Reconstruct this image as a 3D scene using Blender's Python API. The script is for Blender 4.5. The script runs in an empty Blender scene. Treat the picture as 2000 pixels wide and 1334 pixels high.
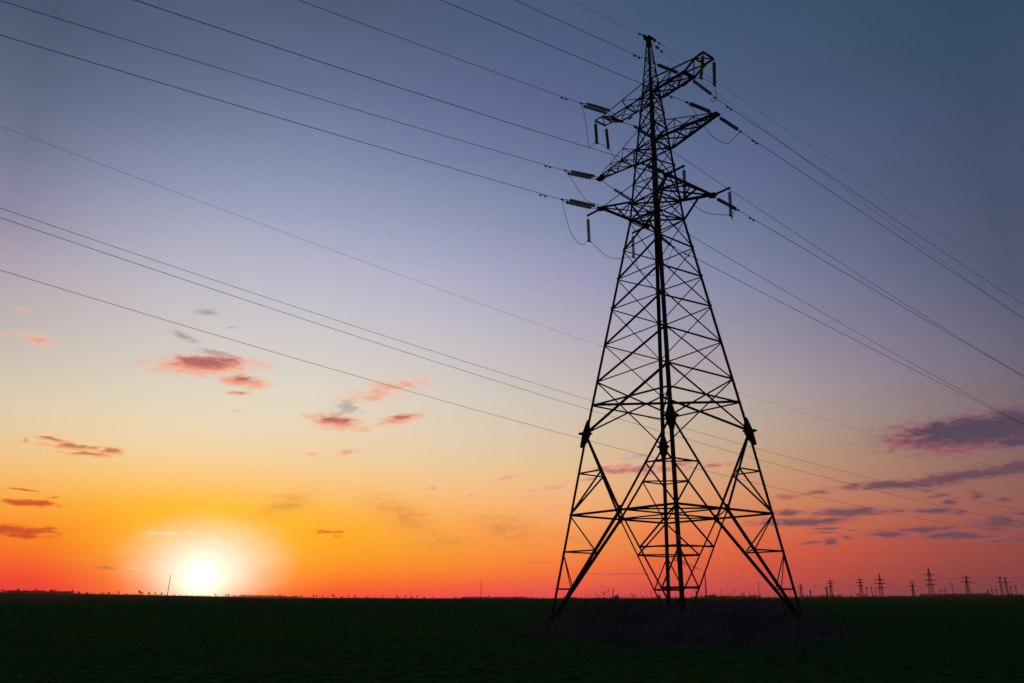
import bpy, bmesh, math, random
from mathutils import Vector, Matrix
random.seed(7)
R = math.radians
scene = bpy.context.scene
COL = scene.collection

# ------------------------------------------------------------------ camera
CZ = 1.7
F = 1575.2; PITCH = R(17.7154); ROLL = R(0.076); SX = 59.45; SY = -2.36
cam = bpy.data.cameras.new("camera"); camo = bpy.data.objects.new("camera", cam)
COL.objects.link(camo); scene.camera = camo
cam.sensor_width = 36; cam.lens = F / 2000 * 36
cam.shift_x = -SX / 2000; cam.shift_y = SY / 2000
cam.clip_start = 0.1; cam.clip_end = 60000
camo.matrix_world = Matrix.Translation((0, 0, CZ)) @ Matrix.Rotation(R(90) + PITCH, 4, 'X') @ Matrix.Rotation(ROLL, 4, 'Z')

def proj(P):
    x, y, z = P[0], P[1], P[2] - CZ
    yc = y*math.cos(PITCH) + z*math.sin(PITCH); zc = -y*math.sin(PITCH) + z*math.cos(PITCH)
    U = x/yc*F; V = -zc/yc*F; c, s = math.cos(ROLL), math.sin(ROLL)
    return 1000+SX+c*U-s*V, 667+SY+s*U+c*V
def ray(px, py):
    c, s = math.cos(ROLL), math.sin(ROLL); a = px-1000-SX; b = py-667-SY
    U = c*a+s*b; V = -s*a+c*b; xc, zc = U/F, -V/F
    return Vector((xc, math.cos(PITCH)-zc*math.sin(PITCH), math.sin(PITCH)+zc*math.cos(PITCH)))
def azel(px, py):
    d = ray(px, py).normalized(); return math.atan2(d.x, d.y), math.asin(d.z)
def ground_at(px, py):
    r = ray(px, py); k = -CZ / r.z; return Vector((r.x*k, r.y*k, 0))
def at_dist(px, dist, z=0.0):
    """ground position under image column px (at the horizon) at a distance"""
    r = ray(px, 1167); h = math.hypot(r.x, r.y)
    return Vector((r.x/h*dist, r.y/h*dist, z))

# ------------------------------------------------------------------ helpers
def srgb(h):
    h = h.lstrip('#'); o = []
    for i in (0, 2, 4):
        c = int(h[i:i+2], 16)/255
        o.append(c/12.92 if c <= .04045 else ((c+.055)/1.055)**2.4)
    return o
def mat(name, base, rough=.8, noise=0.0, scale=3.0, metal=0.0, spec=.3, trans=None, base2=None):
    m = bpy.data.materials.new(name); m.use_nodes = True
    nt = m.node_tree; b = nt.nodes['Principled BSDF']
    b.inputs['Roughness'].default_value = rough; b.inputs['Metallic'].default_value = metal
    b.inputs['Specular IOR Level'].default_value = spec
    tc = nt.nodes.new('ShaderNodeTexCoord'); n = nt.nodes.new('ShaderNodeTexNoise')
    n.inputs['Scale'].default_value = scale; n.inputs['Detail'].default_value = 6
    nt.links.new(tc.outputs['Object'], n.inputs['Vector'])
    r = nt.nodes.new('ShaderNodeValToRGB')
    c2 = base2 if base2 else [c*(1-noise) for c in base]
    r.color_ramp.elements[0].position = .35; r.color_ramp.elements[1].position = .65
    r.color_ramp.elements[0].color = (*c2, 1); r.color_ramp.elements[1].color = (*base, 1)
    nt.links.new(n.outputs['Fac'], r.inputs['Fac']); nt.links.new(r.outputs['Color'], b.inputs['Base Color'])
    return m
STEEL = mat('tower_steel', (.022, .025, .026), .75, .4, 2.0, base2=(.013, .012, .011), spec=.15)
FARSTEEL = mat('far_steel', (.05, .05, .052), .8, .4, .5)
GLASS = mat('insulator_glass', (.09, .14, .13), .5, .3, 6.0, spec=.2)
_nt = GLASS.node_tree; _tr = _nt.nodes.new('ShaderNodeBsdfTransparent'); _tr.inputs[0].default_value = (.62, .80, .78, 1); _mx = _nt.nodes.new('ShaderNodeMixShader'); _mx.inputs[0].default_value = .15
_nt.links.new(_nt.nodes['Principled BSDF'].outputs[0], _mx.inputs[1]); _nt.links.new(_tr.outputs[0], _mx.inputs[2]); _nt.links.new(_mx.outputs[0], _nt.nodes['Material Output'].inputs[0])
FIT = mat('fitting_metal', (.020, .022, .024), .6, .4, 8.0)
WIRE = mat('weathered_aluminium', (.030, .034, .042), .7, .3, .5, spec=.2)
WOOD = mat('weathered_pole_wood', (.030, .022, .016), .9, .5, 2.0)
CONC = mat('pale_concrete', (.30, .28, .27), .9, .2, .02)
PLANT = mat('pale_cladding', (.22, .21, .22), .9, .3, .05)
SCRUB = mat('dry_weed_stalks', (.200, .185, .170), 1, .5, .5, base2=(.042, .040, .038), spec=0)
BLADE = mat('young_crop_blades', (.030, .150, .038), 1, .5, .12, base2=(.058, .105, .028), spec=0)
_nt = BLADE.node_tree; _tl = _nt.nodes.new('ShaderNodeBsdfTranslucent'); _tl.inputs[0].default_value = (.045, .070, .012, 1); _mx = _nt.nodes.new('ShaderNodeMixShader'); _mx.inputs[0].default_value = .25
_nt.links.new(_nt.nodes['Principled BSDF'].outputs[0], _mx.inputs[1]); _nt.links.new(_tl.outputs[0], _mx.inputs[2]); _nt.links.new(_mx.outputs[0], _nt.nodes['Material Output'].inputs[0])
FOL = mat('distant_foliage', (.030, .028, .018), .95, .4, .1)

def new_obj(name, bm, material, parent=None, origin=None, smooth=False):
    me = bpy.data.meshes.new(name)
    if origin is not None: bmesh.ops.translate(bm, verts=bm.verts, vec=-Vector(origin))
    bm.to_mesh(me); bm.free()
    if smooth:
        for p in me.polygons: p.use_smooth = True
    me.materials.append(material)
    o = bpy.data.objects.new(name, me); COL.objects.link(o)
    if parent is not None: o.parent = parent
    elif origin is not None: o.location = origin
    return o
def tag(o, label=None, cat=None, group=None, kind=None):
    if label: o['label'] = label
    if cat: o['category'] = cat
    if group: o['group'] = group
    if kind: o['kind'] = kind
    return o
def empty(name, loc, label=None, cat=None, group=None, rz=0):
    o = bpy.data.objects.new(name, None); COL.objects.link(o); o.location = loc
    o.rotation_euler = (0, 0, rz); o.empty_display_size = .5
    return tag(o, label, cat, group)
def frame_of(a, b, up=None):
    d = (b-a); L = d.length; d = d/L
    ref = Vector(up) if up is not None else Vector((0, 0, 1))
    if abs(d.dot(ref)) > .97: ref = Vector((1, 0, 0))
    x = ref.cross(d).normalized(); y = d.cross(x)
    return x, y, d
def ang(bm, a, b, w, n1=None, n2=None, t=.014, w2=None):
    """rolled steel angle: L section with flanges along n1 and n2"""
    a = Vector(a); b = Vector(b); d = (b-a).normalized()
    if n1 is None:
        n1, n2, _ = frame_of(a, b)
    else:
        n1 = Vector(n1); n1 = (n1-d*n1.dot(d)).normalized()
        n2 = Vector(n2); n2 = (n2-d*n2.dot(d)).normalized()
    w2 = w2 or w
    sec = [(0, 0), (w, 0), (w, t), (t, t), (t, w2), (0, w2)]
    A = [bm.verts.new(a+n1*p+n2*q) for p, q in sec]; B = [bm.verts.new(b+n1*p+n2*q) for p, q in sec]
    for i in range(6):
        j = (i+1) % 6; bm.faces.new((A[i], A[j], B[j], B[i]))
    bm.faces.new(A[::-1]); bm.faces.new(B)
def bar(bm, a, b, w, h=None, up=None):
    a = Vector(a); b = Vector(b); h = h or w
    x, y, d = frame_of(a, b, up)
    sec = [(-w/2, -h/2), (w/2, -h/2), (w/2, h/2), (-w/2, h/2)]
    A = [bm.verts.new(a+x*p+y*q) for p, q in sec]; B = [bm.verts.new(b+x*p+y*q) for p, q in sec]
    for i in range(4):
        j = (i+1) % 4; bm.faces.new((A[i], A[j], B[j], B[i]))
    bm.faces.new(A[::-1]); bm.faces.new(B)
def tube(bm, pts, r, n=6, r2=None, caps=True):
    pts = [Vector(p) for p in pts]; rings = []
    for i, p in enumerate(pts):
        a = pts[max(i-1, 0)]; b = pts[min(i+1, len(pts)-1)]
        x, y, d = frame_of(a, b)
        rr = r if r2 is None else r+(r2-r)*i/(len(pts)-1)
        rings.append([bm.verts.new(p+x*math.cos(k*2*math.pi/n)*rr+y*math.sin(k*2*math.pi/n)*rr) for k in range(n)])
    for i in range(len(rings)-1):
        for k in range(n):
            bm.faces.new((rings[i][k], rings[i][(k+1) % n], rings[i+1][(k+1) % n], rings[i+1][k]))
    if caps:
        bm.faces.new(rings[0][::-1]); bm.faces.new(rings[-1])
def box(bm, c, sx, sy, sz, rz=0):
    M = Matrix.Translation(c) @ Matrix.Rotation(rz, 4, 'Z') @ Matrix.Diagonal((sx, sy, sz, 1))
    bmesh.ops.create_cube(bm, size=1, matrix=M)
def prism(bm, poly, off):
    """planar polygon (3D points) extruded by a vector"""
    off = Vector(off); A = [bm.verts.new(Vector(p)-off/2) for p in poly]; B = [bm.verts.new(Vector(p)+off/2) for p in poly]
    n = len(poly)
    for i in range(n):
        j = (i+1) % n; bm.faces.new((A[i], A[j], B[j], B[i]))
    bm.faces.new(A[::-1]); bm.faces.new(B)
def lathe(bm, prof, n=12, M=None):
    """profile (r,z) revolved about z"""
    rings = []
    for r, z in prof:
        rings.append([bm.verts.new((r*math.cos(k*2*math.pi/n), r*math.sin(k*2*math.pi/n), z)) for k in range(n)])
    for i in range(len(rings)-1):
        for k in range(n):
            bm.faces.new((rings[i][k], rings[i][(k+1) % n], rings[i+1][(k+1) % n], rings[i+1][k]))
    bm.faces.new(rings[0][::-1]); bm.faces.new(rings[-1])
    if M is not None: bmesh.ops.transform(bm, matrix=M, verts=bm.verts)

# ------------------------------------------------------------------ ground
HM = [(0, 1159.2), (308, 1163.4), (504, 1166.4), (560, 1167.6), (840, 1169.2), (1120, 1169), (1320, 1168), (1540, 1167), (1770, 1165.2), (2000, 1164)]
def interp(tab, x):
    if x <= tab[0][0]: return tab[0][1]
    for (a, u), (b, v) in zip(tab, tab[1:]):
        if x <= b: return u+(v-u)*(x-a)/(b-a)
    return tab[-1][1]
def sstep(a, b, x):
    t = min(max((x-a)/(b-a), 0), 1); return t*t*(3-2*t)
def far_h(az, r):
    if r < 500 or abs(az) > R(60): return 0
    d = Vector((math.sin(az), math.cos(az), 0))
    q = proj(Vector((0, 0, CZ))+d*1e5)
    px = q[0]; e = q[1]-interp(HM, px)
    k = 1.0 if 0 < px < 2000 else max(0, 1-(abs(az)-R(34))/R(20))
    return (e/F*2600+CZ)*sstep(500, 2600, r)*max(k, 0)*(1 if r < 2600 else r/2600)
def ground_z(x, y):
    r = math.hypot(x, y); az = math.atan2(x, y)
    z = far_h(az, min(r, 2700))
    if r > 8: z += .035*math.sin(x*.55+1.3*math.sin(y*.21))*math.sin(y*.43+x*.13)*min((r-8)/10, 1)*math.exp(-r/220)
    return z
bm = bmesh.new()
rs = [0.0]; r = 3.0
while r < 6900:
    rs.append(r); r *= 1.055 if r > 14 else 1.16
NA = 260; prev = None; ctr = bm.verts.new((0, 0, 0))
for r in rs[1:]:
    ring = []
    for k in range(NA):
        a = k*2*math.pi/NA
        x, y = math.sin(a)*r, math.cos(a)*r
        ring.append(bm.verts.new((x, y, ground_z(x, y))))
    for k in range(NA):
        j = (k+1) % NA
        if prev: bm.faces.new((prev[k], prev[j], ring[j], ring[k])[::-1])
        else: bm.faces.new((ctr, ring[j], ring[k])[::-1])
    prev = ring
gm = bpy.data.materials.new('field_soil_and_shoots'); gm.use_nodes = True
nt = gm.node_tree; b = nt.nodes['Principled BSDF']; N = nt.nodes.new; Lk = nt.links.new
tc = N('ShaderNodeTexCoord')
n1 = N('ShaderNodeTexNoise'); n1.inputs['Scale'].default_value = .09; n1.inputs['Detail'].default_value = 8; n1.inputs['Roughness'].default_value = .6
n2 = N('ShaderNodeTexNoise'); n2.inputs['Scale'].default_value = 2.2; n2.inputs['Detail'].default_value = 8; n2.inputs['Roughness'].default_value = .75
mpg = N('ShaderNodeMapping'); mpg.inputs['Scale'].default_value = (.35, 1.4, 1); mpg.inputs['Rotation'].default_value = (0, 0, R(8)); Lk(tc.outputs['Object'], mpg.inputs[0]); Lk(mpg.outputs[0], n1.inputs['Vector']); Lk(tc.outputs['Object'], n2.inputs['Vector'])
r1 = N('ShaderNodeValToRGB'); r1.color_ramp.elements[0].position = .38; r1.color_ramp.elements[1].position = .62
r1.color_ramp.elements[0].color = (.042, .110, .032, 1); r1.color_ramp.elements[1].color = (.026, .140, .036, 1)
r2 = N('ShaderNodeValToRGB'); r2.color_ramp.elements[0].position = .42; r2.color_ramp.elements[1].position = .64
r2.color_ramp.elements[0].color = (.0105, .0085, .0045, 1); r2.color_ramp.elements[1].color = (1, 1, 1, 1)
r2.color_ramp.elements[0].color = (.22, .22, .22, 1)
mx = N('ShaderNodeMix'); mx.data_type = 'RGBA'; mx.blend_type = 'MULTIPLY'; mx.inputs[0].default_value = 1
Lk(n1.outputs['Fac'], r1.inputs['Fac']); Lk(n2.outputs['Fac'], r2.inputs['Fac'])
Lk(r1.outputs['Color'], mx.inputs[6]); Lk(r2.outputs['Color'], mx.inputs[7]); Lk(mx.outputs[2], b.inputs['Base Color'])
b.inputs['Roughness'].default_value = 1; b.inputs['Specular IOR Level'].default_value = 0
bp = N('ShaderNodeBump'); bp.inputs['Strength'].default_value = .8; bp.inputs['Distance'].default_value = .12
Lk(n2.outputs['Fac'], bp.inputs['Height']); Lk(bp.outputs['Normal'], b.inputs['Normal'])
g = new_obj('ground', bm, gm, smooth=True); tag(g, 'flat dark green crop field reaching the horizon', 'ground', kind='structure')

# short crop blades in the near field (uncountable)
def blade_mesh(count, rmin, rmax, azr, hmin, hmax, w, test=None):
    vs, fs = [], []
    for _ in range(count):
        r = math.sqrt(random.uniform(rmin*rmin, rmax*rmax)) if random.random() < .45 else random.uniform(rmin, rmax)
        a = random.uniform(*azr); x, y = math.sin(a)*r, math.cos(a)*r
        if random.random() < sstep(35, rmax, r): continue
        # drilled rows with gaps
        x = round(x/.15)*.15+random.gauss(0, .03)
        h = random.uniform(hmin, hmax)*(1+.35*math.sin(x*.8+2*math.sin(y*.3)))
        t = random.uniform(0, 2*math.pi); lean = random.uniform(.1, .9)*h
        dx, dy = math.cos(t), math.sin(t); ww = w*(.6+r/40)
        z = ground_z(x, y)-.01; i = len(vs); q = random.uniform(0, 6.28); wx, wy = math.cos(q)*ww, math.sin(q)*ww
        vs += [(x-wx, y-wy, z), (x+wx, y+wy, z), (x+dx*lean*.4+wx*.7, y+dy*lean*.4+wy*.7, z+h*.65), (x+dx*lean*.4-wx*.7, y+dy*lean*.4-wy*.7, z+h*.65), (x+dx*lean, y+dy*lean, z+h)]
        fs += [(i, i+1, i+2, i+3), (i+3, i+2, i+4)]
    me = bpy.data.meshes.new('crop_shoots'); me.from_pydata(vs, [], fs); me.materials.append(BLADE); return me
go = bpy.data.objects.new('crop_shoots', blade_mesh(230000, 11, 120, (R(-38), R(35)), .03, .085, .0045))
COL.objects.link(go); tag(go, 'short green crop shoots covering the near field', 'crop', kind='stuff')

# ------------------------------------------------------------------ the tower
TC = Vector((8.7992, 56.3167, 0)); YAW = R(-5.7431)
V_ = Vector((math.cos(YAW-math.pi/4), math.sin(YAW-math.pi/4), 0)); U_ = Vector((-V_.y, V_.x, 0))
def T(s, t, z): return TC+V_*s+U_*t+Vector((0, 0, z))
def on_plane(px, py, s):
    S = T(s, 0, 0); r = ray(px, py); k = V_.dot(S)/V_.dot(r); P = r*k; P.z += CZ; return P
LEV = [('base', 5.915, 0), ('S3', 5.596, 2.27), ('S2', 5.243, 4.70), ('R', 4.896, 7.166), ('S1', 4.45, 10.04), ('P', 4.072, 12.873), ('A', 3.740, 14.92), ('B', 3.445, 16.652),
       ('C', 3.022, 19.432), ('D', 2.620, 22.225), ('E', 2.246, 24.604), ('F', 1.883, 26.978), ('G', 1.50, 29.37), ('H', 1.385, 30.91), ('I', 1.256, 32.508),
       ('J', 1.138, 34.107), ('K', 1.00, 35.596), ('L', .836, 37.353), ('M', .71, 38.93), ('N', .59, 40.28), ('O', .464, 41.693), ('T', .13, 46.0)]
lv = {n: (a, z) for n, a, z in LEV}
SG = [(-1, -1), (1, -1), (1, 1), (-1, 1)]          # left, near, right, far legs
def node(n, k):
    a, z = lv[n]; s, t = SG[k % 4]; return T(s*a, t*a, z)
tower = empty('transmission_tower', T(0, 0, 0), 'tall black steel lattice tower with six crossarms standing in dry weeds', 'transmission tower')
O0 = tower.location.copy()
# legs: the corner angles with their flanges along the faces
for k, (s, t) in enumerate(SG):
    bm = bmesh.new()
    for (a, b, w) in (('base', 'P', .20), ('P', 'G', .215), ('G', 'O', .19), ('O', 'T', .12)):
        ang(bm, node(a, k), node(b, k), w, -s*V_, -t*U_, .02)
    new_obj('leg', bm, STEEL, tower, O0)
# concrete feet are hidden in the weeds but built anyway
for k in range(4):
    bm = bmesh.new(); box(bm, node('base', k)+Vector((0, 0, .05)), .55, .55, .4, YAW+R(45)); new_obj('footing', bm, STEEL, tower, O0)
# joint plates at the splice level P
for k, (s, t) in enumerate(SG):
    bm = bmesh.new(); c = node('P', k); d = (node('B', k)-node('S1', k)).normalized()
    for ax in (V_*-s, U_*-t):
        w = .36; o = -ax*.16
        prism(bm, [c+o*.1-d*1.05, c+o*1.5-d*1.0, c+o*1.7+d*.0, c+o*.9+d*.75, c+o*.4+d*1.0, c+ax*.12+d*1.0, c+ax*.38+d*.35, c+ax*.50-d*.1, c+ax*.36-d*.6, c+ax*.10-d*1.0], (ax.cross(d)).normalized()*.035)
    # horizontal flanges
    M = Matrix.Translation(c) ; b2 = bmesh.new(); lathe(b2, [(.52, -.03), (.52, .03)], 8, M)
    jp = new_obj('joint_plate', bm, STEEL, tower, O0); new_obj('flange', b2, STEEL, jp, O0)
    for q in range(8):
        b2 = bmesh.new(); aq = q*math.pi/4+.39; p = c+Vector((math.cos(aq)*.42, math.sin(aq)*.42, 0)); tube(b2, [p-Vector((0, 0, .07)), p+Vector((0, 0, .07))], .022, 6)
        new_obj('flange_bolt', b2, STEEL, jp, O0)
# bracing, one mesh for each face
X_LEV = ['P', 'B', 'C', 'D', 'E', 'F', 'G', 'H', 'I', 'J', 'K', 'L', 'M', 'N', 'O']
def lerp(a, b, f): return a+(b-a)*f
def leg_at(k, z):
    for (n, a, z0), (n2, a2, z1) in zip(LEV, LEV[1:]):
        if z0 <= z <= z1+1e-6:
            f = (z-z0)/(z1-z0); aa = a+(a2-a)*f; s, t = SG[k % 4]; return T(s*aa, t*aa, z)
for k in range(4):
    j = (k+1) % 4; bm = bmesh.new()
    nrm = ((node('base', k)+node('base', j))/2-TC); nrm.z = 0; nrm.normalize(); inn = -nrm
    def m(a, b, w, bm=bm, inn=inn):
        a = Vector(a); b = Vector(b); side = (b-a).normalized().cross(inn)
        if side.z < 0: side = -side
        ang(bm, a-side*w*.5, b-side*w*.5, w, side, inn, .012, w*.55)
    up_wt = .105; dn_wt = .06
    for i in range(len(X_LEV)-1):
        a, b = X_LEV[i], X_LEV[i+1]; top = lv[a][1] > 29
        # heavy rising diagonal and light falling one
        h1 = .14 if not top else .12; h2 = .085 if not top else .085
        if i == 0: h1, h2 = .17, .11
        if k in (0, 2): m(node(a, k), node(b, j), h1); m(node(b, k)-inn*.02, node(a, j)-inn*.02, h2)
        else: m(node(a, k), node(b, j), h2); m(node(b, k)-inn*.02, node(a, j)-inn*.02, h2 if k == 1 else h2)
    for n, w in (('A', .12), ('G', .11), ('H', .11), ('K', .10), ('L', .07), ('N', .09), ('O', .06)):
        m(node(n, k), node(n, j), w)
    # stand: big inverted V meeting at the ring level, with secondary triangles
    M0 = (node('R', k)+node('R', j))/2
    for (q, sgn) in ((k, 1), (j, -1)):
        P0 = node('P', q); B0 = node('base', q)
        wq = 1.0 if q % 4 in (0, 2) else .62
        m(P0, M0, .215*wq); m(M0, B0, .20*wq)
        m(node('R', q), M0, .145)
        Q1 = lerp(P0, M0, (lv['P'][1]-lv['S1'][1])/(lv['P'][1]-lv['R'][1]))
        m(node('S1', q), Q1, .10); m(Q1, node('R', q), .115)
        f2 = (lv['R'][1]-lv['S2'][1])/lv['R'][1]; f3 = (lv['R'][1]-lv['S3'][1])/lv['R'][1]
        Q2 = lerp(M0, B0, f2); Q3 = lerp(M0, B0, f3)
        m(node('S2', q), Q2, .095); m(node('R', q), Q2, .105); m(node('S3', q), Q3, .10); m(node('S2', q), Q3, .085)
    # gusset where the V meets
    side = (node('R', j)-node('R', k)).normalized(); z = Vector((0, 0, 1))
    prism(bm, [M0-side*.24+z*.02, M0-side*.12+z*.30, M0+side*.12+z*.30, M0+side*.24+z*.02, M0+side*.18-z*.28, M0-side*.18-z*.28], inn*.03)
    # small gussets at the body nodes
    for n in X_LEV[1:]:
        for q, sg in ((k, 1), (j, -1)):
            c = node(n, q); e = .17 if lv[n][1] < 29 else .15
            prism(bm, [c+side*sg*e*1.5+z*.05, c+z*e*1.2, c-z*e*1.2, c+side*sg*e*1.4-z*.08], inn*.02)
    # peak lattice
    P = [leg_at(k, 41.693+i*(45.7-41.693)/6) for i in range(7)]; Q = [leg_at(j, 41.693+i*(45.7-41.693)/6) for i in range(7)]
    for i in range(6):
        m(P[i], Q[i+1], .058)
        if i % 2: m(Q[i]-inn*.02, P[i+1]-inn*.02, .05)
    new_obj('face_bracing', bm, STEEL, tower, O0)
# horizontal diaphragms, one frame for each level
Ms = [(node('R', k)+node('R', k+1))/2 for k in range(4)]
def dia(members, q=None):
    bm = bmesh.new()
    for a, c, w in members: ang(bm, a, c, w)
    new_obj('diaphragm', bm, STEEL, tower, O0)
dia([(Ms[a], Ms[c], .10) for a in range(4) for c in range(a+1, 4)])
dia([(node('A', 0), node('A', 2), .15), (node('A', 1), node('A', 3), .10)])
for n, w in (('G', .11), ('H', .11), ('K', .10), ('N', .08)): dia([(node(n, 0), node(n, 2), w), (node(n, 1), node(n, 3), w)])
for q in range(4):
    for nn, f, up in (('S1', (12.873-10.04)/(12.873-7.166), 'P'), ('S2', (7.166-4.70)/7.166, 'base'), ('S3', (7.166-2.27)/7.166, 'base')):
        Ma, Mb = Ms[q], Ms[(q-1) % 4]
        if up == 'P': a = lerp(node('P', q), Ma, f); c = lerp(node('P', q), Mb, f)
        else: a = lerp(Ma, node('base', q), f); c = lerp(Mb, node('base', q), f)
        bm = bmesh.new(); ang(bm, a, c, .09); new_obj('corner_tie', bm, STEEL, tower, O0)
# climbing bolts up the right leg
bm = bmesh.new(); tube(bm, [(0, 0, 0), (.17, 0, 0)], .011, 5); me_b = bpy.data.meshes.new('climbing_bolt'); bm.to_mesh(me_b); bm.free(); me_b.materials.append(STEEL)
for i in range(60):
    c = leg_at(2, 3.0+i*.70); o = bpy.data.objects.new('climbing_bolt', me_b); COL.objects.link(o); o.parent = tower; o.location = c-O0
    o.rotation_euler = (0, 0, math.atan2(V_.y, V_.x) if i % 2 else math.atan2(U_.y, U_.x))
# number plate
bm = bmesh.new(); c = leg_at(1, 5.1); prism(bm, [c+Vector((-.10, -.05, -.19)), c+Vector((.10, -.05, -.19)), c+Vector((.10, -.05, .19)), c+Vector((-.10, -.05, .19))], (0, .012, 0))
new_obj('small_plate', bm, PLANT, tower, O0)
# cap
bm = bmesh.new(); c = T(0, 0, 46.05)
box(bm, c+Vector((0, 0, .02)), .62, .62, .09, YAW+R(45)); box(bm, c+Vector((0, 0, .12)), .34, .34, .12, YAW+R(45)); box(bm, c-Vector((0, 0, .20)), .30, .30, .34, YAW+R(45))
new_obj('peak_cap', bm, STEEL, tower, O0)

# crossarms
def arm_bottom(sg):
    bm = bmesh.new(); zH = 30.96; s = 3.47; t = 2.53
    a = lv['H'][0]
    for tt in (-1, 1):
        tip = T(sg*s, tt*t, zH); legH = T(sg*a, tt*a, zH)
        ang(bm, legH, tip, .183); ang(bm, T(sg*a, -tt*a, zH), tip, .105)
        ang(bm, T(sg*a, tt*a, zH), T(sg*s, 0, zH), .084)
        ang(bm, T(sg*lv['I'][0], tt*lv['I'][0], 32.508), tip, .070)
        ang(bm, T(sg*lv['G'][0], tt*lv['G'][0], 29.37), T(sg*2.6, tt*2.0, zH), .127)
        bar(bm, T(sg*(s-.1), tt*(t+.02), zH), T(sg*5.12, tt*2.55, zH-.02), .11, .13)
        ang(bm, legH, T(sg*s, tt*a*.55, zH-.01), .113)
        prism(bm, [tip-V_*.42+U_*.05, tip-V_*.1+U_*.38*tt, tip+V_*.35+U_*.12, tip+V_*.35-U_*.15, tip-U_*.42*tt], (0, 0, .16))
    ang(bm, T(sg*s, -t, zH), T(sg*s, t, zH), .168)
    o = new_obj('bottom_crossarm', bm, STEEL, tower, O0); return o
def arm_mid(sg):
    bm = bmesh.new(); zt = 35.61; tip = [T(sg*6.2, tt*.16, zt) for tt in (-1, 1)]
    for i, tt in enumerate((-1, 1)):
        lo = T(sg*lv['K'][0], tt*lv['K'][0], 35.596); hi = T(sg*lv['L'][0], tt*lv['L'][0], 37.353)
        ang(bm, lo, tip[i], .161); ang(bm, hi, tip[i]+Vector((0, 0, .084)), .06)
        fr = (.36, .68)
        pl = lo; 
        for f in fr:
            p = lerp(lo, tip[i], f); q = lerp(hi, tip[i], f)
            bar(bm, p, q, .05); ang(bm, pl, q, .063); pl = p
    lo = [T(sg*lv['K'][0], tt*lv['K'][0], 35.596) for tt in (-1, 1)]; hi = [T(sg*lv['L'][0], tt*lv['L'][0], 37.353) for tt in (-1, 1)]
    fs = [0, .36, .68, .9]
    for i in range(3):
        a0, a1 = lerp(lo[0], tip[0], fs[i]), lerp(lo[1], tip[1], fs[i]); b0, b1 = lerp(lo[0], tip[0], fs[i+1]), lerp(lo[1], tip[1], fs[i+1])
        ang(bm, b0, b1, .098); ang(bm, a0, b1, .084); ang(bm, a1, b0, .056)
        c0, c1 = lerp(hi[0], tip[0], fs[i+1]), lerp(hi[1], tip[1], fs[i+1]); bar(bm, c0, c1, .045)
    box(bm, T(sg*6.15, 0, zt), .62, .52, .13, YAW-R(45))
    return new_obj('middle_crossarm', bm, STEEL, tower, O0)
def arm_top(sg):
    bm = bmesh.new(); zB = 40.32; zE = 40.92
    up = {}; dn = {}
    for tt in (-1, 1):
        hi = T(sg*lv['O'][0], tt*lv['O'][0], 41.693); lo = T(sg*lv['N'][0], tt*lv['N'][0], 40.28)
        J = T(sg*5.10, tt*.60, 40.88); E = T(sg*5.96, tt*.63, zE); Bd = T(sg*4.05, tt*.58, zB); Md = T(sg*2.2, tt*.6, 40.28)
        ang(bm, hi, J, .091); ang(bm, J, E, .127)
        ang(bm, lo, Bd, .161); ang(bm, Bd, J, .127)
        m2 = lerp(hi, J, .5); ang(bm, Md, m2, .070); ang(bm, lo, m2, .063); ang(bm, Bd, lerp(hi, J, 1.049), .057) 
        up[tt] = (hi, J, E); dn[tt] = (lo, Md, Bd)
    ang(bm, up[-1][2], up[1][2], .120); ang(bm, up[-1][1], up[1][1], .098); ang(bm, dn[-1][2], dn[1][2], .098); ang(bm, dn[-1][1], dn[1][1], .098)
    ang(bm, dn[-1][0], dn[1][1], .084); ang(bm, dn[1][0], dn[-1][1], .063); ang(bm, dn[-1][1], dn[1][2], .084); ang(bm, dn[1][1], dn[-1][2], .063)
    ang(bm, up[-1][1], dn[1][2], .098); ang(bm, up[-1][1], up[1][2], .070)
    box(bm, T(sg*3.9, 0, 40.27), .16, 1.3, .10, YAW-R(45)); box(bm, T(sg*3.0, .62, 40.22), .5, .12, .08, YAW-R(45))
    return new_obj('top_crossarm', bm, STEEL, tower, O0)
for sg in (1, -1): arm_bottom(sg); arm_mid(sg); arm_top(sg)

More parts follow.
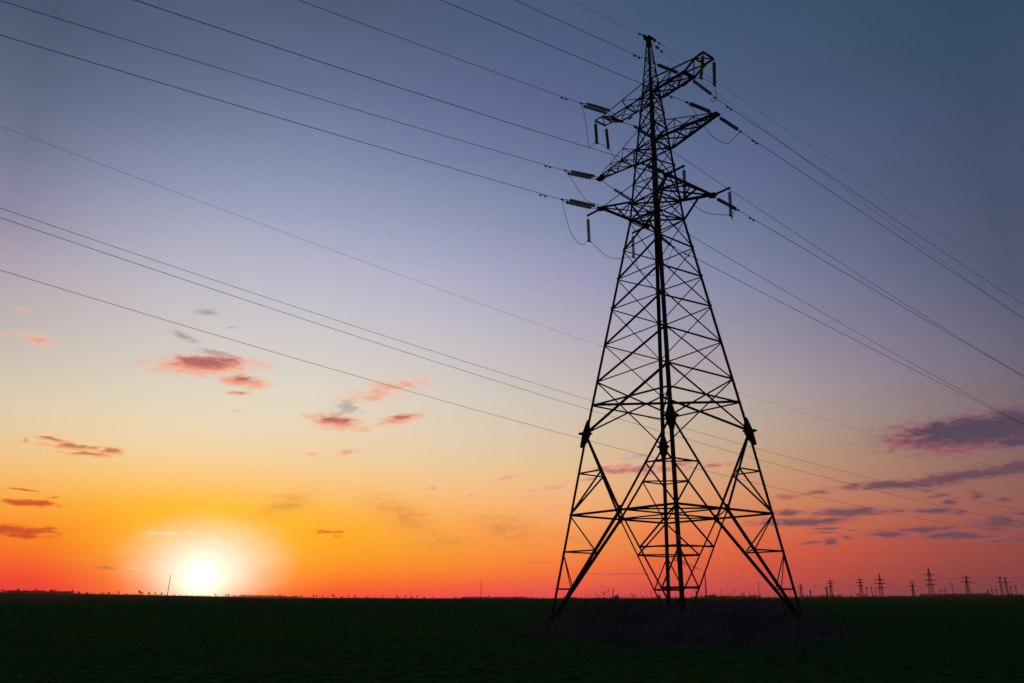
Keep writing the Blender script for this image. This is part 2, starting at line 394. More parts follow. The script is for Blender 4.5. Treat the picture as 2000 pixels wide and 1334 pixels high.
# ------------------------------------------------------------------ insulator strings
def disc_mesh():
    bm = bmesh.new()
    lathe(bm, [(.018, -.070), (.020, -.040), (.060, -.034), (.142, -.042), (.153, -.032), (.140, -.020), (.080, -.006), (.036, .004), (.032, .045), (.018, .055), (.018, .095)], 12)
    me = bpy.data.meshes.new('insulator_disc'); bm.to_mesh(me); bm.free(); me.materials.append(GLASS)
    for p in me.polygons: p.use_smooth = True
    return me
DISC = disc_mesh()
def insulator_string(A, S, Eend, J, label, group, double=.0, n=11, cat='insulator', suspension=False):
    """A hook on the steelwork, S..Eend the discs, J the clamp on the conductor"""
    root = empty('insulator_string', A, label, cat, group)
    A = Vector(A); S = Vector(S); Eend = Vector(Eend); J = Vector(J)
    d = (Eend-S).normalized(); rot = d.to_track_quat('Z', 'X') if not suspension else (-d).to_track_quat('Z', 'X')
    side = d.cross(Vector((0, 0, 1))); side = side.normalized() if side.length > .2 else V_.copy()
    offs = (0,) if not double else (-double/2, double/2)
    for o in offs:
        bm = bmesh.new(); tube(bm, [A+side*o*.8, S+side*o], .026, 6); new_obj('hanger_rod', bm, FIT, root, A)
        bm = bmesh.new(); tube(bm, [Eend+side*o, lerp(Eend, J, .6)+side*o*.5, J], .026, 6); new_obj('yoke_rod', bm, FIT, root, A)
    bm = bmesh.new(); box(bm, J, .22, .10, .10, YAW+R(45))
    if suspension: box(bm, J-Vector((0, 0, .05)), .34, .09, .08, YAW+R(45))
    new_obj('cable_clamp', bm, FIT, root, A)
    for o in offs:
        for i in range(n):
            ob = bpy.data.objects.new('insulator_disc', DISC); COL.objects.link(ob); ob.parent = root
            ob.location = lerp(S, Eend, (i+.5)/n)+side*o-A
            ob.rotation_mode = 'QUATERNION'; ob.rotation_quaternion = rot
    return root

def fitted_wire(px_pts, s, J, d_far):
    """parabola in the vertical plane s = const, least squares through the sighted points, passing J"""
    t0 = (J-TC).dot(U_); z0 = J.z; Sxx = Sxy = Syy = Szx = Szy = 0
    for px, py in px_pts:
        P = on_plane(px, py, s); D = abs((P-TC).dot(U_)-t0); w = 1/max(P.length, 1)
        x = D*w; y = D*D*w; zz = (P.z-z0)*w
        Sxx += x*x; Sxy += x*y; Syy += y*y; Szx += x*zz; Szy += y*zz
    det = Sxx*Syy-Sxy*Sxy
    a = (Szx*Syy-Szy*Sxy)/det; b2 = (Szy*Sxx-Szx*Sxy)/det
    if b2 < .0001 or b2 > .0007:
        b2 = min(max(b2, .0001), .0007); a = (Szx-b2*Sxy)/Sxx
    sgn = 1 if d_far > 0 else -1; out = []
    # beyond the sighted part the sag evens out towards the next tower
    for i in range(61):
        D = abs(d_far)*(i/60)**1.5
        z = z0+a*D+b2*D*D
        out.append(T(s, t0+sgn*D, z))
    return out
def damper_mesh():
    bm = bmesh.new()
    tube(bm, [(0, 0, 0), (0, 0, -.10)], .022, 5)
    tube(bm, [(-.26, 0, -.13), (-.12, 0, -.10), (0, 0, -.10), (.12, 0, -.10), (.26, 0, -.13)], .012, 5)
    for s in (-1, 1): tube(bm, [(s*.15, 0, -.12), (s*.32, 0, -.135)], .062, 8, )
    me = bpy.data.meshes.new('vibration_damper'); bm.to_mesh(me); bm.free(); me.materials.append(FIT); return me
DAMP = damper_mesh()
def wire(pts, r, label, group, cat='power line wire', damp=None, name='power_line_wire', n=6):
    bm = bmesh.new(); tube(bm, pts, r, n)
    o = new_obj(name, bm, WIRE, None, pts[0]); tag(o, label, cat, group)
    if damp:
        for dd in damp:
            c = None
            for a, b2 in zip(pts, pts[1:]):
                L = (b2-a).length
                if dd <= L: c = a+(b2-a)*(dd/L); dirv = (b2-a).normalized(); break
                dd -= L
            ob = bpy.data.objects.new('vibration_damper', DAMP); COL.objects.link(ob); ob.parent = o
            ob.location = c-pts[0]; ob.rotation_mode = 'QUATERNION'; ob.rotation_quaternion = dirv.to_track_quat('X', 'Z')
    return o
def smooth(pts, n=8):
    """Catmull-Rom"""
    P = [pts[0]*2-pts[1]]+pts+[pts[-1]*2-pts[-2]]; out = []
    for i in range(1, len(P)-2):
        for k in range(n):
            t = k/n; a, b2, c, d = P[i-1], P[i], P[i+1], P[i+2]
            out.append(.5*((2*b2)+(c-a)*t+(2*a-5*b2+4*c-d)*t*t+(3*b2-a-3*c+d)*t**3))
    out.append(pts[-1]); return out

RS = {'RT': (3.9, [(1421, 209.3), (1565, 306), (1629.5, 350), (1700, 396.5), (1850, 495.5), (1931, 550), (2000, 596.5)]),
      'RM': (6.2, [(1587.5, 350), (1700, 425.8), (1890.5, 550), (2000, 622)]),
      'RB': (3.47, [(1680.5, 550), (1700, 561.3), (1850, 650), (2000, 736)]),
      'LT': (-3.9, [(1316.8, 299.8), (1419.9, 366.3), (1700, 550), (1857.5, 650), (2000, 735)]),
      'LM': (-6.2, [(1352.5, 461.5), (1500, 548.6), (1451.8, 520), (1700, 665.3), (2000, 827.8)]),
      'LB': (-3.47, [(1316.8, 479.9), (1367.2, 505.6), (1500, 575.9), (1700, 678.6), (2000, 830.8)])}
LS = {'LB': (-3.47, [(0, 68.4), (200, 127.5), (400, 188), (670, 267), (900, 332.5), (1067, 382)]),
      'LM': (-6.2, [(0, 1), (200, 63.5), (400, 124.3), (600, 186), (800, 244.5), (1074, 326.5)]),
      'RB': (3.47, [(262, 0), (400, 46), (600, 111.5), (800, 177), (1077, 267), (1205, 305)]),
      'LT': (-3.9, [(583, 0), (800, 80.3), (1000, 153), (1107, 193)]),
      'RM': (6.2, [(859, 0), (1000, 57), (1200, 142)]),
      'RT': (3.9, [(1005, 0), (1100, 43), (1200, 88), (1246, 111)])}
# attachment (t,z) along each plane: hook, disc start, disc end, clamp
RJ = {'RB': (2.55, 30.93, 3.15, 30.85, 5.40, 30.72, 5.62, 30.72), 'RM': (.05, 35.6, .56, 35.56, 2.62, 35.40, 2.92, 35.37),
      'RT': (.1, 40.25, .62, 40.08, 2.75, 39.78, 3.22, 39.68), 'LM': (.1, 35.58, 1.68, 35.2, 3.95, 34.82, 4.3, 34.76),
      'LB': (2.55, 30.93, 3.6, 30.62, 5.55, 30.12, 5.80, 30.05), 'LT': (.1, 40.26, 2.0, 40.45, 4.1, 40.25, 4.4, 40.18)}
LJ = {'LB': (-2.58, 30.93, -3.46, 30.80, -6.1, 30.42, -6.62, 30.37), 'LM': (-.12, 35.58, -.85, 35.5, -3.5, 35.0, -3.9, 35.03),
      'LT': (-.3, 40.5, -1.2, 40.55, -3.7, 40.13, -4.14, 40.08), 'RT': (-.45, 40.15, -1.3, 39.97, -3.5, 39.62, -3.85, 39.58),
      'RM': (-.1, 35.63, -.66, 35.60, -2.9, 35.33, -3.2, 35.30), 'RB': (-2.54, 30.98, -2.95, 31.0, -4.75, 30.9, -5.05, 30.88)}
ARMN = {'RB': 'bottom right crossarm', 'RM': 'middle right crossarm', 'RT': 'top right crossarm', 'LM': 'middle left crossarm', 'LB': 'bottom left crossarm', 'LT': 'top left crossarm'}
clampR, clampL = {}, {}
for key, (s, pts) in RS.items():
    a = RJ[key]; J = T(s, a[6], a[7]); clampR[key] = J
    insulator_string(T(s, a[0], a[1]), T(s, a[2], a[3]), T(s, a[4], a[5]), J, 'slanting glass string on the %s, for the wire running right' % ARMN[key], 'tension insulator strings on the tower', 0)
    wire(fitted_wire(pts, s, J, 150), .021, 'wire from the %s running down to the right edge' % ARMN[key], 'wires of the big tower', damp=(1.7,))
for key, (s, pts) in LS.items():
    a = LJ[key]; J = T(s, a[6], a[7]); clampL[key] = J
    insulator_string(T(s, a[0], a[1]), T(s, a[2], a[3]), T(s, a[4], a[5]), J, 'slanting glass string on the %s, for the wire running left' % ARMN[key], 'tension insulator strings on the tower', .42 if key[0] == 'L' else 0)
    wire(fitted_wire(pts, s, J, -110), .018, 'wire from the %s running up to the left' % ARMN[key], 'wires of the big tower', damp=(1.9,))
# hanging strings that hold the jumper loops
HS = {}
for nm, (s, t, z, dx, L, where) in {
        'L3': (-5.05, -2.55, 30.85, (0.10, 0), 2.15, 'bottom left crossarm, on its left rod'), 'L4': (-5.05, 2.55, 30.85, (0, 0), 2.1, 'bottom left crossarm, in front of the lattice'),
        'R1': (5.05, -2.55, 30.85, (-.05, 0), 2.25, 'bottom right crossarm, beside the right leg'), 'R2': (5.05, 2.55, 30.85, (-.05, 0), 2.15, 'bottom right crossarm, at its far right end'),
        'TR1': (5.96, -.63, 40.86, (-.30, -.1), 2.1, 'top right crossarm, left and bent one of the pair'), 'TR2': (5.96, .63, 40.86, (-.12, 0), 2.2, 'top right crossarm, the right one of its pair'),
        'TL1': (-5.96, -.63, 40.86, (.12, 0), 2.15, 'top left crossarm, the left one of its pair'), 'TL2': (-5.96, .63, 40.86, (.15, .08), 2.15, 'top left crossarm, the right one of its pair')}.items():
    A = T(s, t, z); B = A-Vector((0, 0, L))+V_*dx[0]+U_*dx[1]; HS[nm] = B
    insulator_string(A, lerp(A, B, .10), lerp(A, B, .95), B, 'upright glass string hanging from the %s' % where, 'hanging insulator strings on the tower', 0, 11, suspension=True)
def jumper(pts, label, sm=8): wire(smooth([Vector(p) for p in pts], sm), .020, label, 'jumper loops on the tower', 'jumper cable', name='jumper_cable')
op = on_plane
jumper([clampL['LB'], op(1103, 415, -3.9), op(1112, 447, -4.4), op(1125, 470, -4.8), op(1138, 477.5, -5), HS['L3'], op(1168, 486, -5.05), op(1187, 501, -5.05), op(1210, 505, -5.05), HS['L4'], op(1247, 523, -4.7), op(1258, 534, -4.4), op(1273, 538, -4.1), op(1293, 530, -3.8), op(1305, 508, -3.6), clampR['LB']], 'long jumper cable looping under the bottom left crossarm through two hanging strings')
jumper([clampL['LM'], op(1118, 352, -6.2), op(1132, 375, -6.2), op(1148, 393, -6.2), op(1178, 402, -6.2), op(1203, 410, -6.2), op(1222, 402, -6.2), clampR['LM']], 'jumper cable sagging below the middle left crossarm')
jumper([clampL['LT'], op(1141, 225, -4.4), op(1146, 255, -5.2), op(1149.5, 284, -5.7), op(1152, 287.5, -5.8), op(1160, 280.5, -5.9), HS['TL1'], op(1176, 282.5, -5.96), HS['TL2'], op(1200, 308, -5.4), op(1215, 318, -4.8), op(1240, 312, -4.2), clampR['LT']], 'jumper cable kinked under the top left crossarm past its two hanging strings')
jumper([clampL['RT'], op(1282, 150, 4.3), op(1300, 168, 5.0), op(1330, 160, 5.6), HS['TR1'], op(1378, 155.5, 5.96), HS['TR2'], op(1397, 176, 5.4), op(1399, 192, 4.8), op(1393, 199, 4.4), op(1388.5, 193, 4.1), clampR['RT']], 'jumper cable curling round at the end of the top right crossarm')
jumper([clampL['RM'], op(1362, 225, 6.2), op(1374, 245, 6.2), op(1390, 265, 6.2), op(1408, 277, 6.2), op(1422, 280, 6.2), op(1434, 270, 6.2), clampR['RM']], 'jumper cable hanging in a bowl below the middle right crossarm')
jumper([clampL['RB'], op(1262, 345, 3.9), op(1280, 385, 4.5), HS['R1'], op(1345, 388, 5.05), op(1362, 406, 5.05), op(1382, 416, 5.05), op(1405, 419, 5.05), HS['R2'], op(1427, 421, 4.7), op(1430.3, 429, 4.3), op(1432, 417, 3.9), op(1436, 412, 3.6), clampR['RB']], 'jumper cable swinging under the bottom right crossarm between two hanging strings')

# earth wires at the peak
def earth(s, hook, S, E, J, pts, far, lab, lab2):
    Jp = op(J[0], J[1], s)
    insulator_string(hook, op(S[0], S[1], s), op(E[0], E[1], s), Jp, lab, 'earth wire fittings at the tower peak', 0, 2)
    wire(fitted_wire(pts, s, Jp, far), .011, lab2, 'earth wires of the big tower', name='earth_wire', n=5)
    return Jp
e1 = earth(.05, T(.05, -.2, 46.1), (1259.5, 71.3), (1255.5, 69.3), (1249.5, 66.3), [(1115, 0), (1200, 43)], -60, 'short two-disc fitting left of the tower top', 'thin earth wire rising from the tower top to the upper edge')
e2 = earth(-.12, T(-.12, .2, 46.1), (1276.5, 77.5), (1281, 80.5), (1288, 84.7), [(1400, 160.5), (1569.5, 276), (1700, 363.8), (1850, 464.8), (2000, 564)], 150, 'short two-disc fitting right of the tower top', 'faint earth wire running right, uppermost of all the wires')
e3 = earth(.30, T(.15, .15, 45.6), (1281.5, 91), (1287, 95.5), (1292.3, 100.4), [(1400, 183), (1520, 271.5), (1623.5, 350), (1700, 407.8), (1872.5, 534.5), (2000, 626)], 150, 'two-disc fitting just below the tower top on the right', 'faint earth wire running right, crossing the upper conductors')
wire(smooth([e1, op(1244, 76, .05), op(1246, 84, .05), op(1258, 87, .05), T(-.1, -.2, 45.3)]), .009, 'thin loop of earth wire left of the tower top', 'earth wire loops', 'jumper cable', name='jumper_cable', n=5)
wire(smooth([e3, op(1291, 108, .3), op(1280, 113, .3), T(.2, .2, 43.9)]), .009, 'thin loop of earth wire right of the tower top', 'earth wire loops', 'jumper cable', name='jumper_cable', n=5)

# second, lower line passing behind the tower
TH = R(40); dB = Vector((math.cos(TH), math.sin(TH), 0)); nB = Vector((-dB.y, dB.x, 0)); HB = 47.5
def behind(pts, r, label, off=0.0):
    q = []
    for px, py in pts:
        rr = ray(px, py); k = (HB+off)/nB.dot(rr); P = rr*k; P.z += CZ; q.append((P.dot(dB), P.z))
    # least squares quadratic
    n = len(q); import itertools
    S = [sum(x**i for x, _ in q) for i in range(5)]; Bv = [sum(z*x**i for x, z in q) for i in range(3)]
    A = Matrix(((S[0], S[1], S[2]), (S[1], S[2], S[3]), (S[2], S[3], S[4]))); c = A.inverted() @ Vector(Bv)
    c2 = max(c[2], .00012)
    if c2 != c[2]:
        A2 = Matrix(((S[0], S[1]), (S[1], S[2]))); cc = A2.inverted() @ Vector((Bv[0]-c2*S[2], Bv[1]-c2*S[3])); c = Vector((cc[0], cc[1], c2))
    x0 = min(x for x, _ in q)-35; x1 = max(x for x, _ in q)+60; P = []
    for i in range(81):
        x = x0+(x1-x0)*i/80; p = dB*x+nB*(HB+off); p.z = c[0]+c[1]*x+c[2]*x*x; P.append(p)
    wire(P, r, label, 'wires of the line behind the tower')
behind([(0, 246.5), (300, 359.3), (600, 471.2), (900, 576.8), (1170, 675), (1500, 786), (1750, 860), (2000, 925)], .008, 'faintest single wire crossing behind the tower body', 1.0)
behind([(0, 404.5), (300, 507.5), (600, 607.8), (900, 703), (1150, 783), (1500, 882), (1750, 944), (2000, 997.3)], .014, 'thin wire behind the tower, upper of the close pair', 3.0)
behind([(0, 423), (300, 527), (600, 625), (900, 724), (1150, 801), (1500, 902), (1750, 966.5), (2000, 1021.5)], .014, 'thin wire behind the tower, lower of the close pair', -1.0)
behind([(0, 526.5), (340, 629), (600, 707), (900, 795), (1135, 857), (1500, 948), (1750, 1002.7), (2000, 1044.5)], .014, 'thin wire behind the tower, lowest of all across the sky', 3.0)

# ------------------------------------------------------------------ dry weeds round the tower foot
front = [(1000, 1243), (1100, 1252), (1250, 1263), (1330, 1268), (1450, 1264), (1600, 1257), (1690, 1250)]
backp = [(1650, 1222), (1590, 1202), (1500, 1194), (1330, 1191), (1180, 1193), (1110, 1199), (1055, 1214)]
poly = [ground_at(*p) for p in front+backp]
def inside(x, y):
    c = False; n = len(poly)
    for i in range(n):
        a, b2 = poly[i], poly[i-1]
        if (a.y > y) != (b2.y > y) and x < (b2.x-a.x)*(y-a.y)/(b2.y-a.y)+a.x: c = not c
    return c
def edge_dist(x, y):
    best = 1e9; n = len(poly)
    for i in range(n):
        a, b2 = poly[i-1], poly[i]; abx, aby = b2.x-a.x, b2.y-a.y
        t = max(0, min(1, ((x-a.x)*abx+(y-a.y)*aby)/(abx*abx+aby*aby)))
        best = min(best, math.hypot(x-a.x-abx*t, y-a.y-aby*t))
    return best
vs, fs = [], []
def stalk(x, y, h, w, branch=3):
    z = ground_z(x, y)-.02; t = random.uniform(0, 6.28); le = random.gauss(0, .13)*h; dx, dy = math.cos(t)*le, math.sin(t)*le
    q = random.uniform(0, 6.28); wx, wy = math.cos(q)*w, math.sin(q)*w; i = len(vs)
    vs.extend([(x-wx, y-wy, z), (x+wx, y+wy, z), (x+dx*.5+wx*.6, y+dy*.5+wy*.6, z+h*.6), (x+dx*.5-wx*.6, y+dy*.5-wy*.6, z+h*.6), (x+dx, y+dy, z+h)])
    fs.extend([(i, i+1, i+2, i+3), (i+3, i+2, i+4)])
    for _ in range(branch):
        f = random.uniform(.35, .95); bx, by, bz = x+dx*f, y+dy*f, z+h*f; a = random.uniform(0, 6.28); L = random.uniform(.10, .28)*h
        ex, ey, ez = bx+math.cos(a)*L*.5, by+math.sin(a)*L*.5, bz+L*random.uniform(.5, .9); i = len(vs); ww = w*.9
        vs.extend([(bx-ww, by, bz), (bx+ww, by, bz), (ex, ey, ez)]); fs.append((i, i+1, i+2))
xs = [p.x for p in poly]; ys = [p.y for p in poly]; made = 0
while made < 30000:
    x = random.uniform(min(xs), max(xs)); y = random.uniform(min(ys), max(ys))
    # the near side shows largest, so it is sown denser
    if random.random() > min(1, 40/y)**1.5 or not inside(x, y): continue
    e = edge_dist(x, y); e += random.gauss(0, .5)
    if e < 0: continue
    k = .85+.2*math.sin(x*.9+1.7*math.sin(y*.5))*math.cos(y*.31)
    top = 1.0+.42*sstep(36, 46, y)
    h = (.15+top*sstep(0, 4.5, e)*k)*random.uniform(.3, 1.15)*(.82+.25*math.sin(x*2.1+math.sin(y*1.7)*2))
    stalk(x, y, h, .008+.005*random.random()+y*.00008, 3 if y < 60 else 2); made += 1
for _ in range(420):
    x = random.uniform(min(xs), max(xs)); y = random.uniform(44, max(ys))
    if inside(x, y) and edge_dist(x, y) > 1: stalk(x, y, random.uniform(1.6, 2.05)+(random.random()**4)*.9, .012, 6)
# thin loose stalks spilling out of the edge
for _ in range(3500):
    i = random.randrange(len(poly)); a, b2 = poly[i-1], poly[i]; t = random.random(); x = a.x+(b2.x-a.x)*t+random.gauss(0, 1.0); y = a.y+(b2.y-a.y)*t+random.gauss(0, 1.2)
    stalk(x, y, random.uniform(.1, .35), .006, 1)
me = bpy.data.meshes.new('dry_weeds'); me.from_pydata(vs, [], fs); me.materials.append(SCRUB)
so = bpy.data.objects.new('dry_weeds', me); COL.objects.link(so); tag(so, 'dense patch of dry greyish weeds around the tower foot', 'weeds', kind='stuff')
# taller bare weeds standing out against the sky: one plant each
def tall_weed(px, ptop, dist, seed):
    rnd = random.Random(seed); p = at_dist(px, dist); p.z = ground_z(p.x, p.y)
    _r = ray(px, ptop); h = _r.z/math.hypot(_r.x, _r.y)*dist+CZ
    bm = bmesh.new(); 
    for _ in range(rnd.choice((1, 2, 3))):
        o = Vector((rnd.gauss(0, .12), rnd.gauss(0, .12), 0)); hh = h*rnd.uniform(.78, 1); ln = Vector((rnd.gauss(0, .10), rnd.gauss(0, .10), 0))*hh
        tube(bm, [p+o, p+o+ln*.3+Vector((0, 0, hh*.5)), p+o+ln+Vector((0, 0, hh))], .022, 4, .008)
        for _ in range(rnd.randint(10, 18)):
            f = rnd.uniform(.35, .97); b0 = p+o+ln*f*f+Vector((0, 0, hh*f)); a = rnd.uniform(0, 6.28); L = rnd.uniform(.12, .34)*(1.25-f)*1.3
            e = b0+Vector((math.cos(a)*L*.45, math.sin(a)*L*.45, L)); tube(bm, [b0, e], .011, 3, .005, False)
    o = new_obj('tall_weed', bm, SCRUB, None, p)
    where = 'left of the tower' if px < 1110 else ('in the left half of the tower stand' if px < 1300 else ('between tower centre and right leg' if px < 1530 else 'beside the right leg'))
    tag(o, 'tall bare weed stalk above the horizon %s' % where, 'weed', 'tall weeds around the tower'); return o
for i, (px, pt) in enumerate([(1120, 1156), (1133, 1158), (1172, 1144), (1174, 1150), (1181, 1146), (1194, 1147), (1198, 1146), (1206, 1154), (1225, 1152), (1240, 1148), (1259, 1157), (1268, 1152), (1312, 1158),
                              (1404, 1150), (1408, 1158), (1426, 1152), (1430, 1156), (1453, 1147), (1457, 1153), (1461, 1155), (1472, 1156), (1478, 1150), (1489, 1161), (1344, 1160), (1439, 1158), (1498, 1158)]):
    tall_weed(px, pt, random.uniform(48, 66), i)

# ------------------------------------------------------------------ far pylons, poles, chimneys
def far_place(px, pbase, dist):
    p = at_dist(px, dist); p.z = ground_z(p.x, p.y); return p
def hgt(ptop, px, dist, z): # height so that its top is seen at ptop
    r = ray(px, ptop); return r.z/math.hypot(r.x, r.y)*dist+CZ-z
def far_pylon(px, ptop, dist, kind, label, tw=None):
    p = far_place(px, 0, dist); H = hgt(ptop, px, dist, p.z); root = empty('distant_pylon', p, label, 'pylon', 'pylons on the horizon')
    rz = R(40)-.2; ux, uy = Vector((1, 0, 0)), Vector((0, 1, 0))
    th = max(dist*.00034, .12); wb = H*(.085 if kind != 'wide' else .11)
    def prof(f): return wb*(1-f)**1.15+H*.008 if kind != 'portal' else 0
    if kind == 'portal':
        for s in (-1, 1):
            bm = bmesh.new(); c = s*H*.125
            for dx in (-1, 1):
                bar(bm, p+Vector((c+dx*H*.06, 0, 0)), p+Vector((c+dx*H*.035, 0, H)), th*1.2)
            for i in range(7):
                z0, z1 = H*i/7, H*(i+1)/7; d0, d1 = H*(.06-.025*i/7), H*(.06-.025*(i+1)/7)
                bar(bm, p+Vector((c-d0, 0, z0)), p+Vector((c+d1, 0, z1)), th*.8); bar(bm, p+Vector((c+d0, 0, z0)), p+Vector((c-d1, 0, z1)), th*.8)
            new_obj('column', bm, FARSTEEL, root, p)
        bm = bmesh.new(); bar(bm, p+Vector((-H*.32, 0, H*.78)), p+Vector((H*.36, 0, H*.74)), th*1.6); new_obj('crossarm', bm, FARSTEEL, root, p)
        bm = bmesh.new(); bar(bm, p+Vector((-H*.24, 0, H*1.0)), p+Vector((-H*.02, 0, H*1.0)), th*1.6); new_obj('crossarm', bm, FARSTEEL, root, p)
        return p, H
    bm = bmesh.new()
    for sx in (-1, 1):
        for sy in (-1, 1):
            fs_ = (0, .35, .7, 1)
            for a, b2 in zip(fs_, fs_[1:]):
                bar(bm, p+Vector((sx*prof(a), sy*prof(a), H*a)), p+Vector((sx*prof(b2), sy*prof(b2), H*b2)), th)
    n = 9; fz = [1-(1-i/n)**1.35 for i in range(n+1)]
    for i in range(n):
        a, b2 = fz[i], fz[i+1]; w0, w1 = prof(a), prof(b2)
        for s in (-1, 1):
            bar(bm, p+Vector((-w0, s*w0, H*a)), p+Vector((w1, s*w1, H*b2)), th*.6); bar(bm, p+Vector((w0, s*w0, H*a)), p+Vector((-w1, s*w1, H*b2)), th*.6)
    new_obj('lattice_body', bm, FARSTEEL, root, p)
    arms = {'small': [(.62, .15), (.78, .20), (.92, .13)], 'three': [(.64, .19), (.79, .23), (.90, .15)], 'curved': [(.42, .19), (.58, .24), (.74, .19)],
            'big': [(.44, .15), (.58, .175), (.76, .155)], 'wide': [(.74, .27), (.94, .19)], 'flat': [(.74, .30), (.98, .15)]}[kind]
    for f, w in arms:
        for s in (-1, 1):
            bm = bmesh.new(); c = p+Vector((0, 0, H*f)); t = Vector((s*w*H, 0, H*(.012 if kind == 'curved' else 0)))
            bar(bm, c+Vector((0, 0, H*.03)), c+t, th*1.3); bar(bm, c-Vector((0, 0, H*.005)), c+t, th*1.3)
            if kind == 'curved': bar(bm, c+t, c+t+Vector((s*H*.01, 0, -H*.03)), th*1.4)
            else: bar(bm, c+t, c+t-Vector((0, 0, H*.035)), th)
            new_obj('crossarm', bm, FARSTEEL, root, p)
    root.rotation_euler.z = {'flat': 0, 'wide': 0}.get(kind, R(-8))
    return p, H
PY = {}
for key, px, pt, d, kind, lab in (
        ('A', 1565.8, 1140.5, 1500, 'small', 'small distant pylon just right of the tower right leg'),
        ('C', 1616.0, 1145.0, 1900, 'small', 'smallest distant pylon, close to the left of a taller one'),
        ('D', 1624.6, 1132.5, 1500, 'small', 'distant slim pylon with a smaller one at its left'),
        ('E', 1683.5, 1129.0, 1300, 'small', 'distant slim pylon left of three short poles'),
        ('G', 1722.4, 1120.0, 1200, 'curved', 'distant pylon with three drooping arms right of three short poles'),
        ('H', 1785.0, 1136.6, 1300, 'flat', 'low distant pylon with a flat top bar and one wide arm'),
        ('I', 1820.6, 1107.6, 1000, 'big', 'tallest distant pylon on the horizon, with three broad arm levels'),
        ('L', 1892.6, 1125.5, 1000, 'wide', 'distant pylon with two wide arm levels right of the tallest pylon'),
        ('O', 1963.9, 1127.5, 1000, 'portal', 'distant two-column pylon near the right edge of the photo'),
        ('M', 1931.0, 1152.5, 1700, 'small', 'tiny distant pylon between the wide pylon and an H-shaped pole'),
        ('B', 1583.7, 1152.5, 2200, 'small', 'tiny distant pylon between the first two groups of pylons')):
    PY[key] = far_pylon(px, pt, d, kind, lab)
def pole(px, pt, d, label, lean=0.0, bar_=False, name='utility_pole', grp='poles on the horizon', thick=None):
    p = far_place(px, 0, d); H = hgt(pt, px, d, p.z); root = empty(name, p, label, 'utility pole', grp); bm = bmesh.new()
    r = thick or max(.13, d*.00042); top = p+Vector((lean*H, 0, H)); tube(bm, [p-Vector((0, 0, .5)), top], r, 6, r*.7); new_obj('shaft', bm, WOOD, root, p)
    bm = bmesh.new()
    if bar_: bar(bm, top+Vector((-H*.12, 0, -H*.06)), top+Vector((H*.12, 0, -H*.06)), r*1.1)
    else: tube(bm, [top, top+Vector((lean*H*.05+.05, 0, H*.05))], r*.45, 6)
    new_obj('crossbar' if bar_ else 'top_pin', bm, WOOD, root, p)
pole(325.5, 1123.5, 260, 'thin leaning pole against the glow just left of the sun', .035, thick=.10)
pole(939.0, 1132.5, 300, 'lone thin pole on the horizon between the sun and the tower', .01, thick=.10)
pole(1483.6, 1135.8, 320, 'thin pole seen through the right side of the tower stand', -.01, thick=.10)
pole(1694.8, 1147, 700, 'left one of three short poles between two pylons', -.03, True)
pole(1704.4, 1146, 700, 'middle one of three short poles between two pylons', -.01, True)
pole(1711.8, 1150, 740, 'right one of three short poles between two pylons', -.02, True)
pole(1864.7, 1139, 600, 'single tall pole between the tallest pylon and the wide pylon', -.06)
pole(1977, 1145, 700, 'left pole of the last two at the right edge', 0, True)
pole(1987.3, 1144, 700, 'right pole of the last two at the right edge', -.02, True)
def h_frame(pxa, pxb, pt, d, label):
    a, b2 = far_place(pxa, 0, d), far_place(pxb, 0, d); H = hgt(pt, pxa, d, a.z); root = empty('h_frame_pole', a, label, 'utility pole', 'poles on the horizon'); r = .25
    for q in (a, b2):
        bm = bmesh.new(); tube(bm, [q, q+Vector((0, 0, H))], r, 6, r*.7); new_obj('shaft', bm, WOOD, root, a)
    dd = (b2-a)*.35; bm = bmesh.new(); bar(bm, a-dd+Vector((0, 0, H*.72)), b2+dd+Vector((0, 0, H*.72)), r*1.6); new_obj('crossbar', bm, WOOD, root, a)
h_frame(1839, 1847.5, 1147.5, 760, 'H-shaped double pole just right of the tallest pylon')
h_frame(1939.3, 1948.2, 1145.5, 760, 'H-shaped double pole left of the two-column pylon')

def chimney(px, pt, d, rb, label):
    p = far_place(px, 0, d); p.z = 0; H = hgt(pt, px, d, 0); root = empty('factory_chimney', p, label, 'chimney', 'factory chimneys'); bm = bmesh.new()
    tube(bm, [p+Vector((0, 0, H*i/6)) for i in range(7)], rb, 16, rb*.55); new_obj('stack', bm, CONC, root, p)
    bm = bmesh.new(); tube(bm, [p+Vector((0, 0, H*.985)), p+Vector((0, 0, H+1))], rb*.66, 16); new_obj('rim', bm, FARSTEEL, root, p)
    return p+Vector((0, 0, H))
DC = 5200
ctop = chimney(1379.5, 1118, DC, 5.6, 'tall pale chimney with a smoke plume, behind the tower stand')
chimney(1360.3, 1147, DC, 4.5, 'short pale chimney left of the tall smoking one')
def plant(px0, px1, pt, d, label, extra=()):
    a, b2 = at_dist(px0, d), at_dist(px1, d); c = (a+b2)/2; W = (b2-a).length; H = hgt(pt, (px0+px1)/2, d, 0)
    rz = math.atan2(b2.y-a.y, b2.x-a.x); root = empty('factory_building', c, label, 'factory', 'factory buildings on the horizon')
    bm = bmesh.new(); box(bm, c+Vector((0, 0, H*.4)), W, W*.5, H*.8, rz); new_obj('hall', bm, PLANT, root, c)
    bm = bmesh.new(); ax = Vector((math.cos(rz), math.sin(rz), 0)); box(bm, c+ax*W*.22+Vector((0, 0, H*.9)), W*.4, W*.35, H*.2, rz); new_obj('upper_block', bm, PLANT, root, c)
    bm = bmesh.new(); ay = Vector((-ax.y, ax.x, 0))
    for i in range(5): box(bm, c-ay*W*.252+ax*W*(-.4+.2*i)+Vector((0, 0, H*.45)), W*.12, .6, H*.18, rz)
    new_obj('window_band', bm, FARSTEEL, root, c)
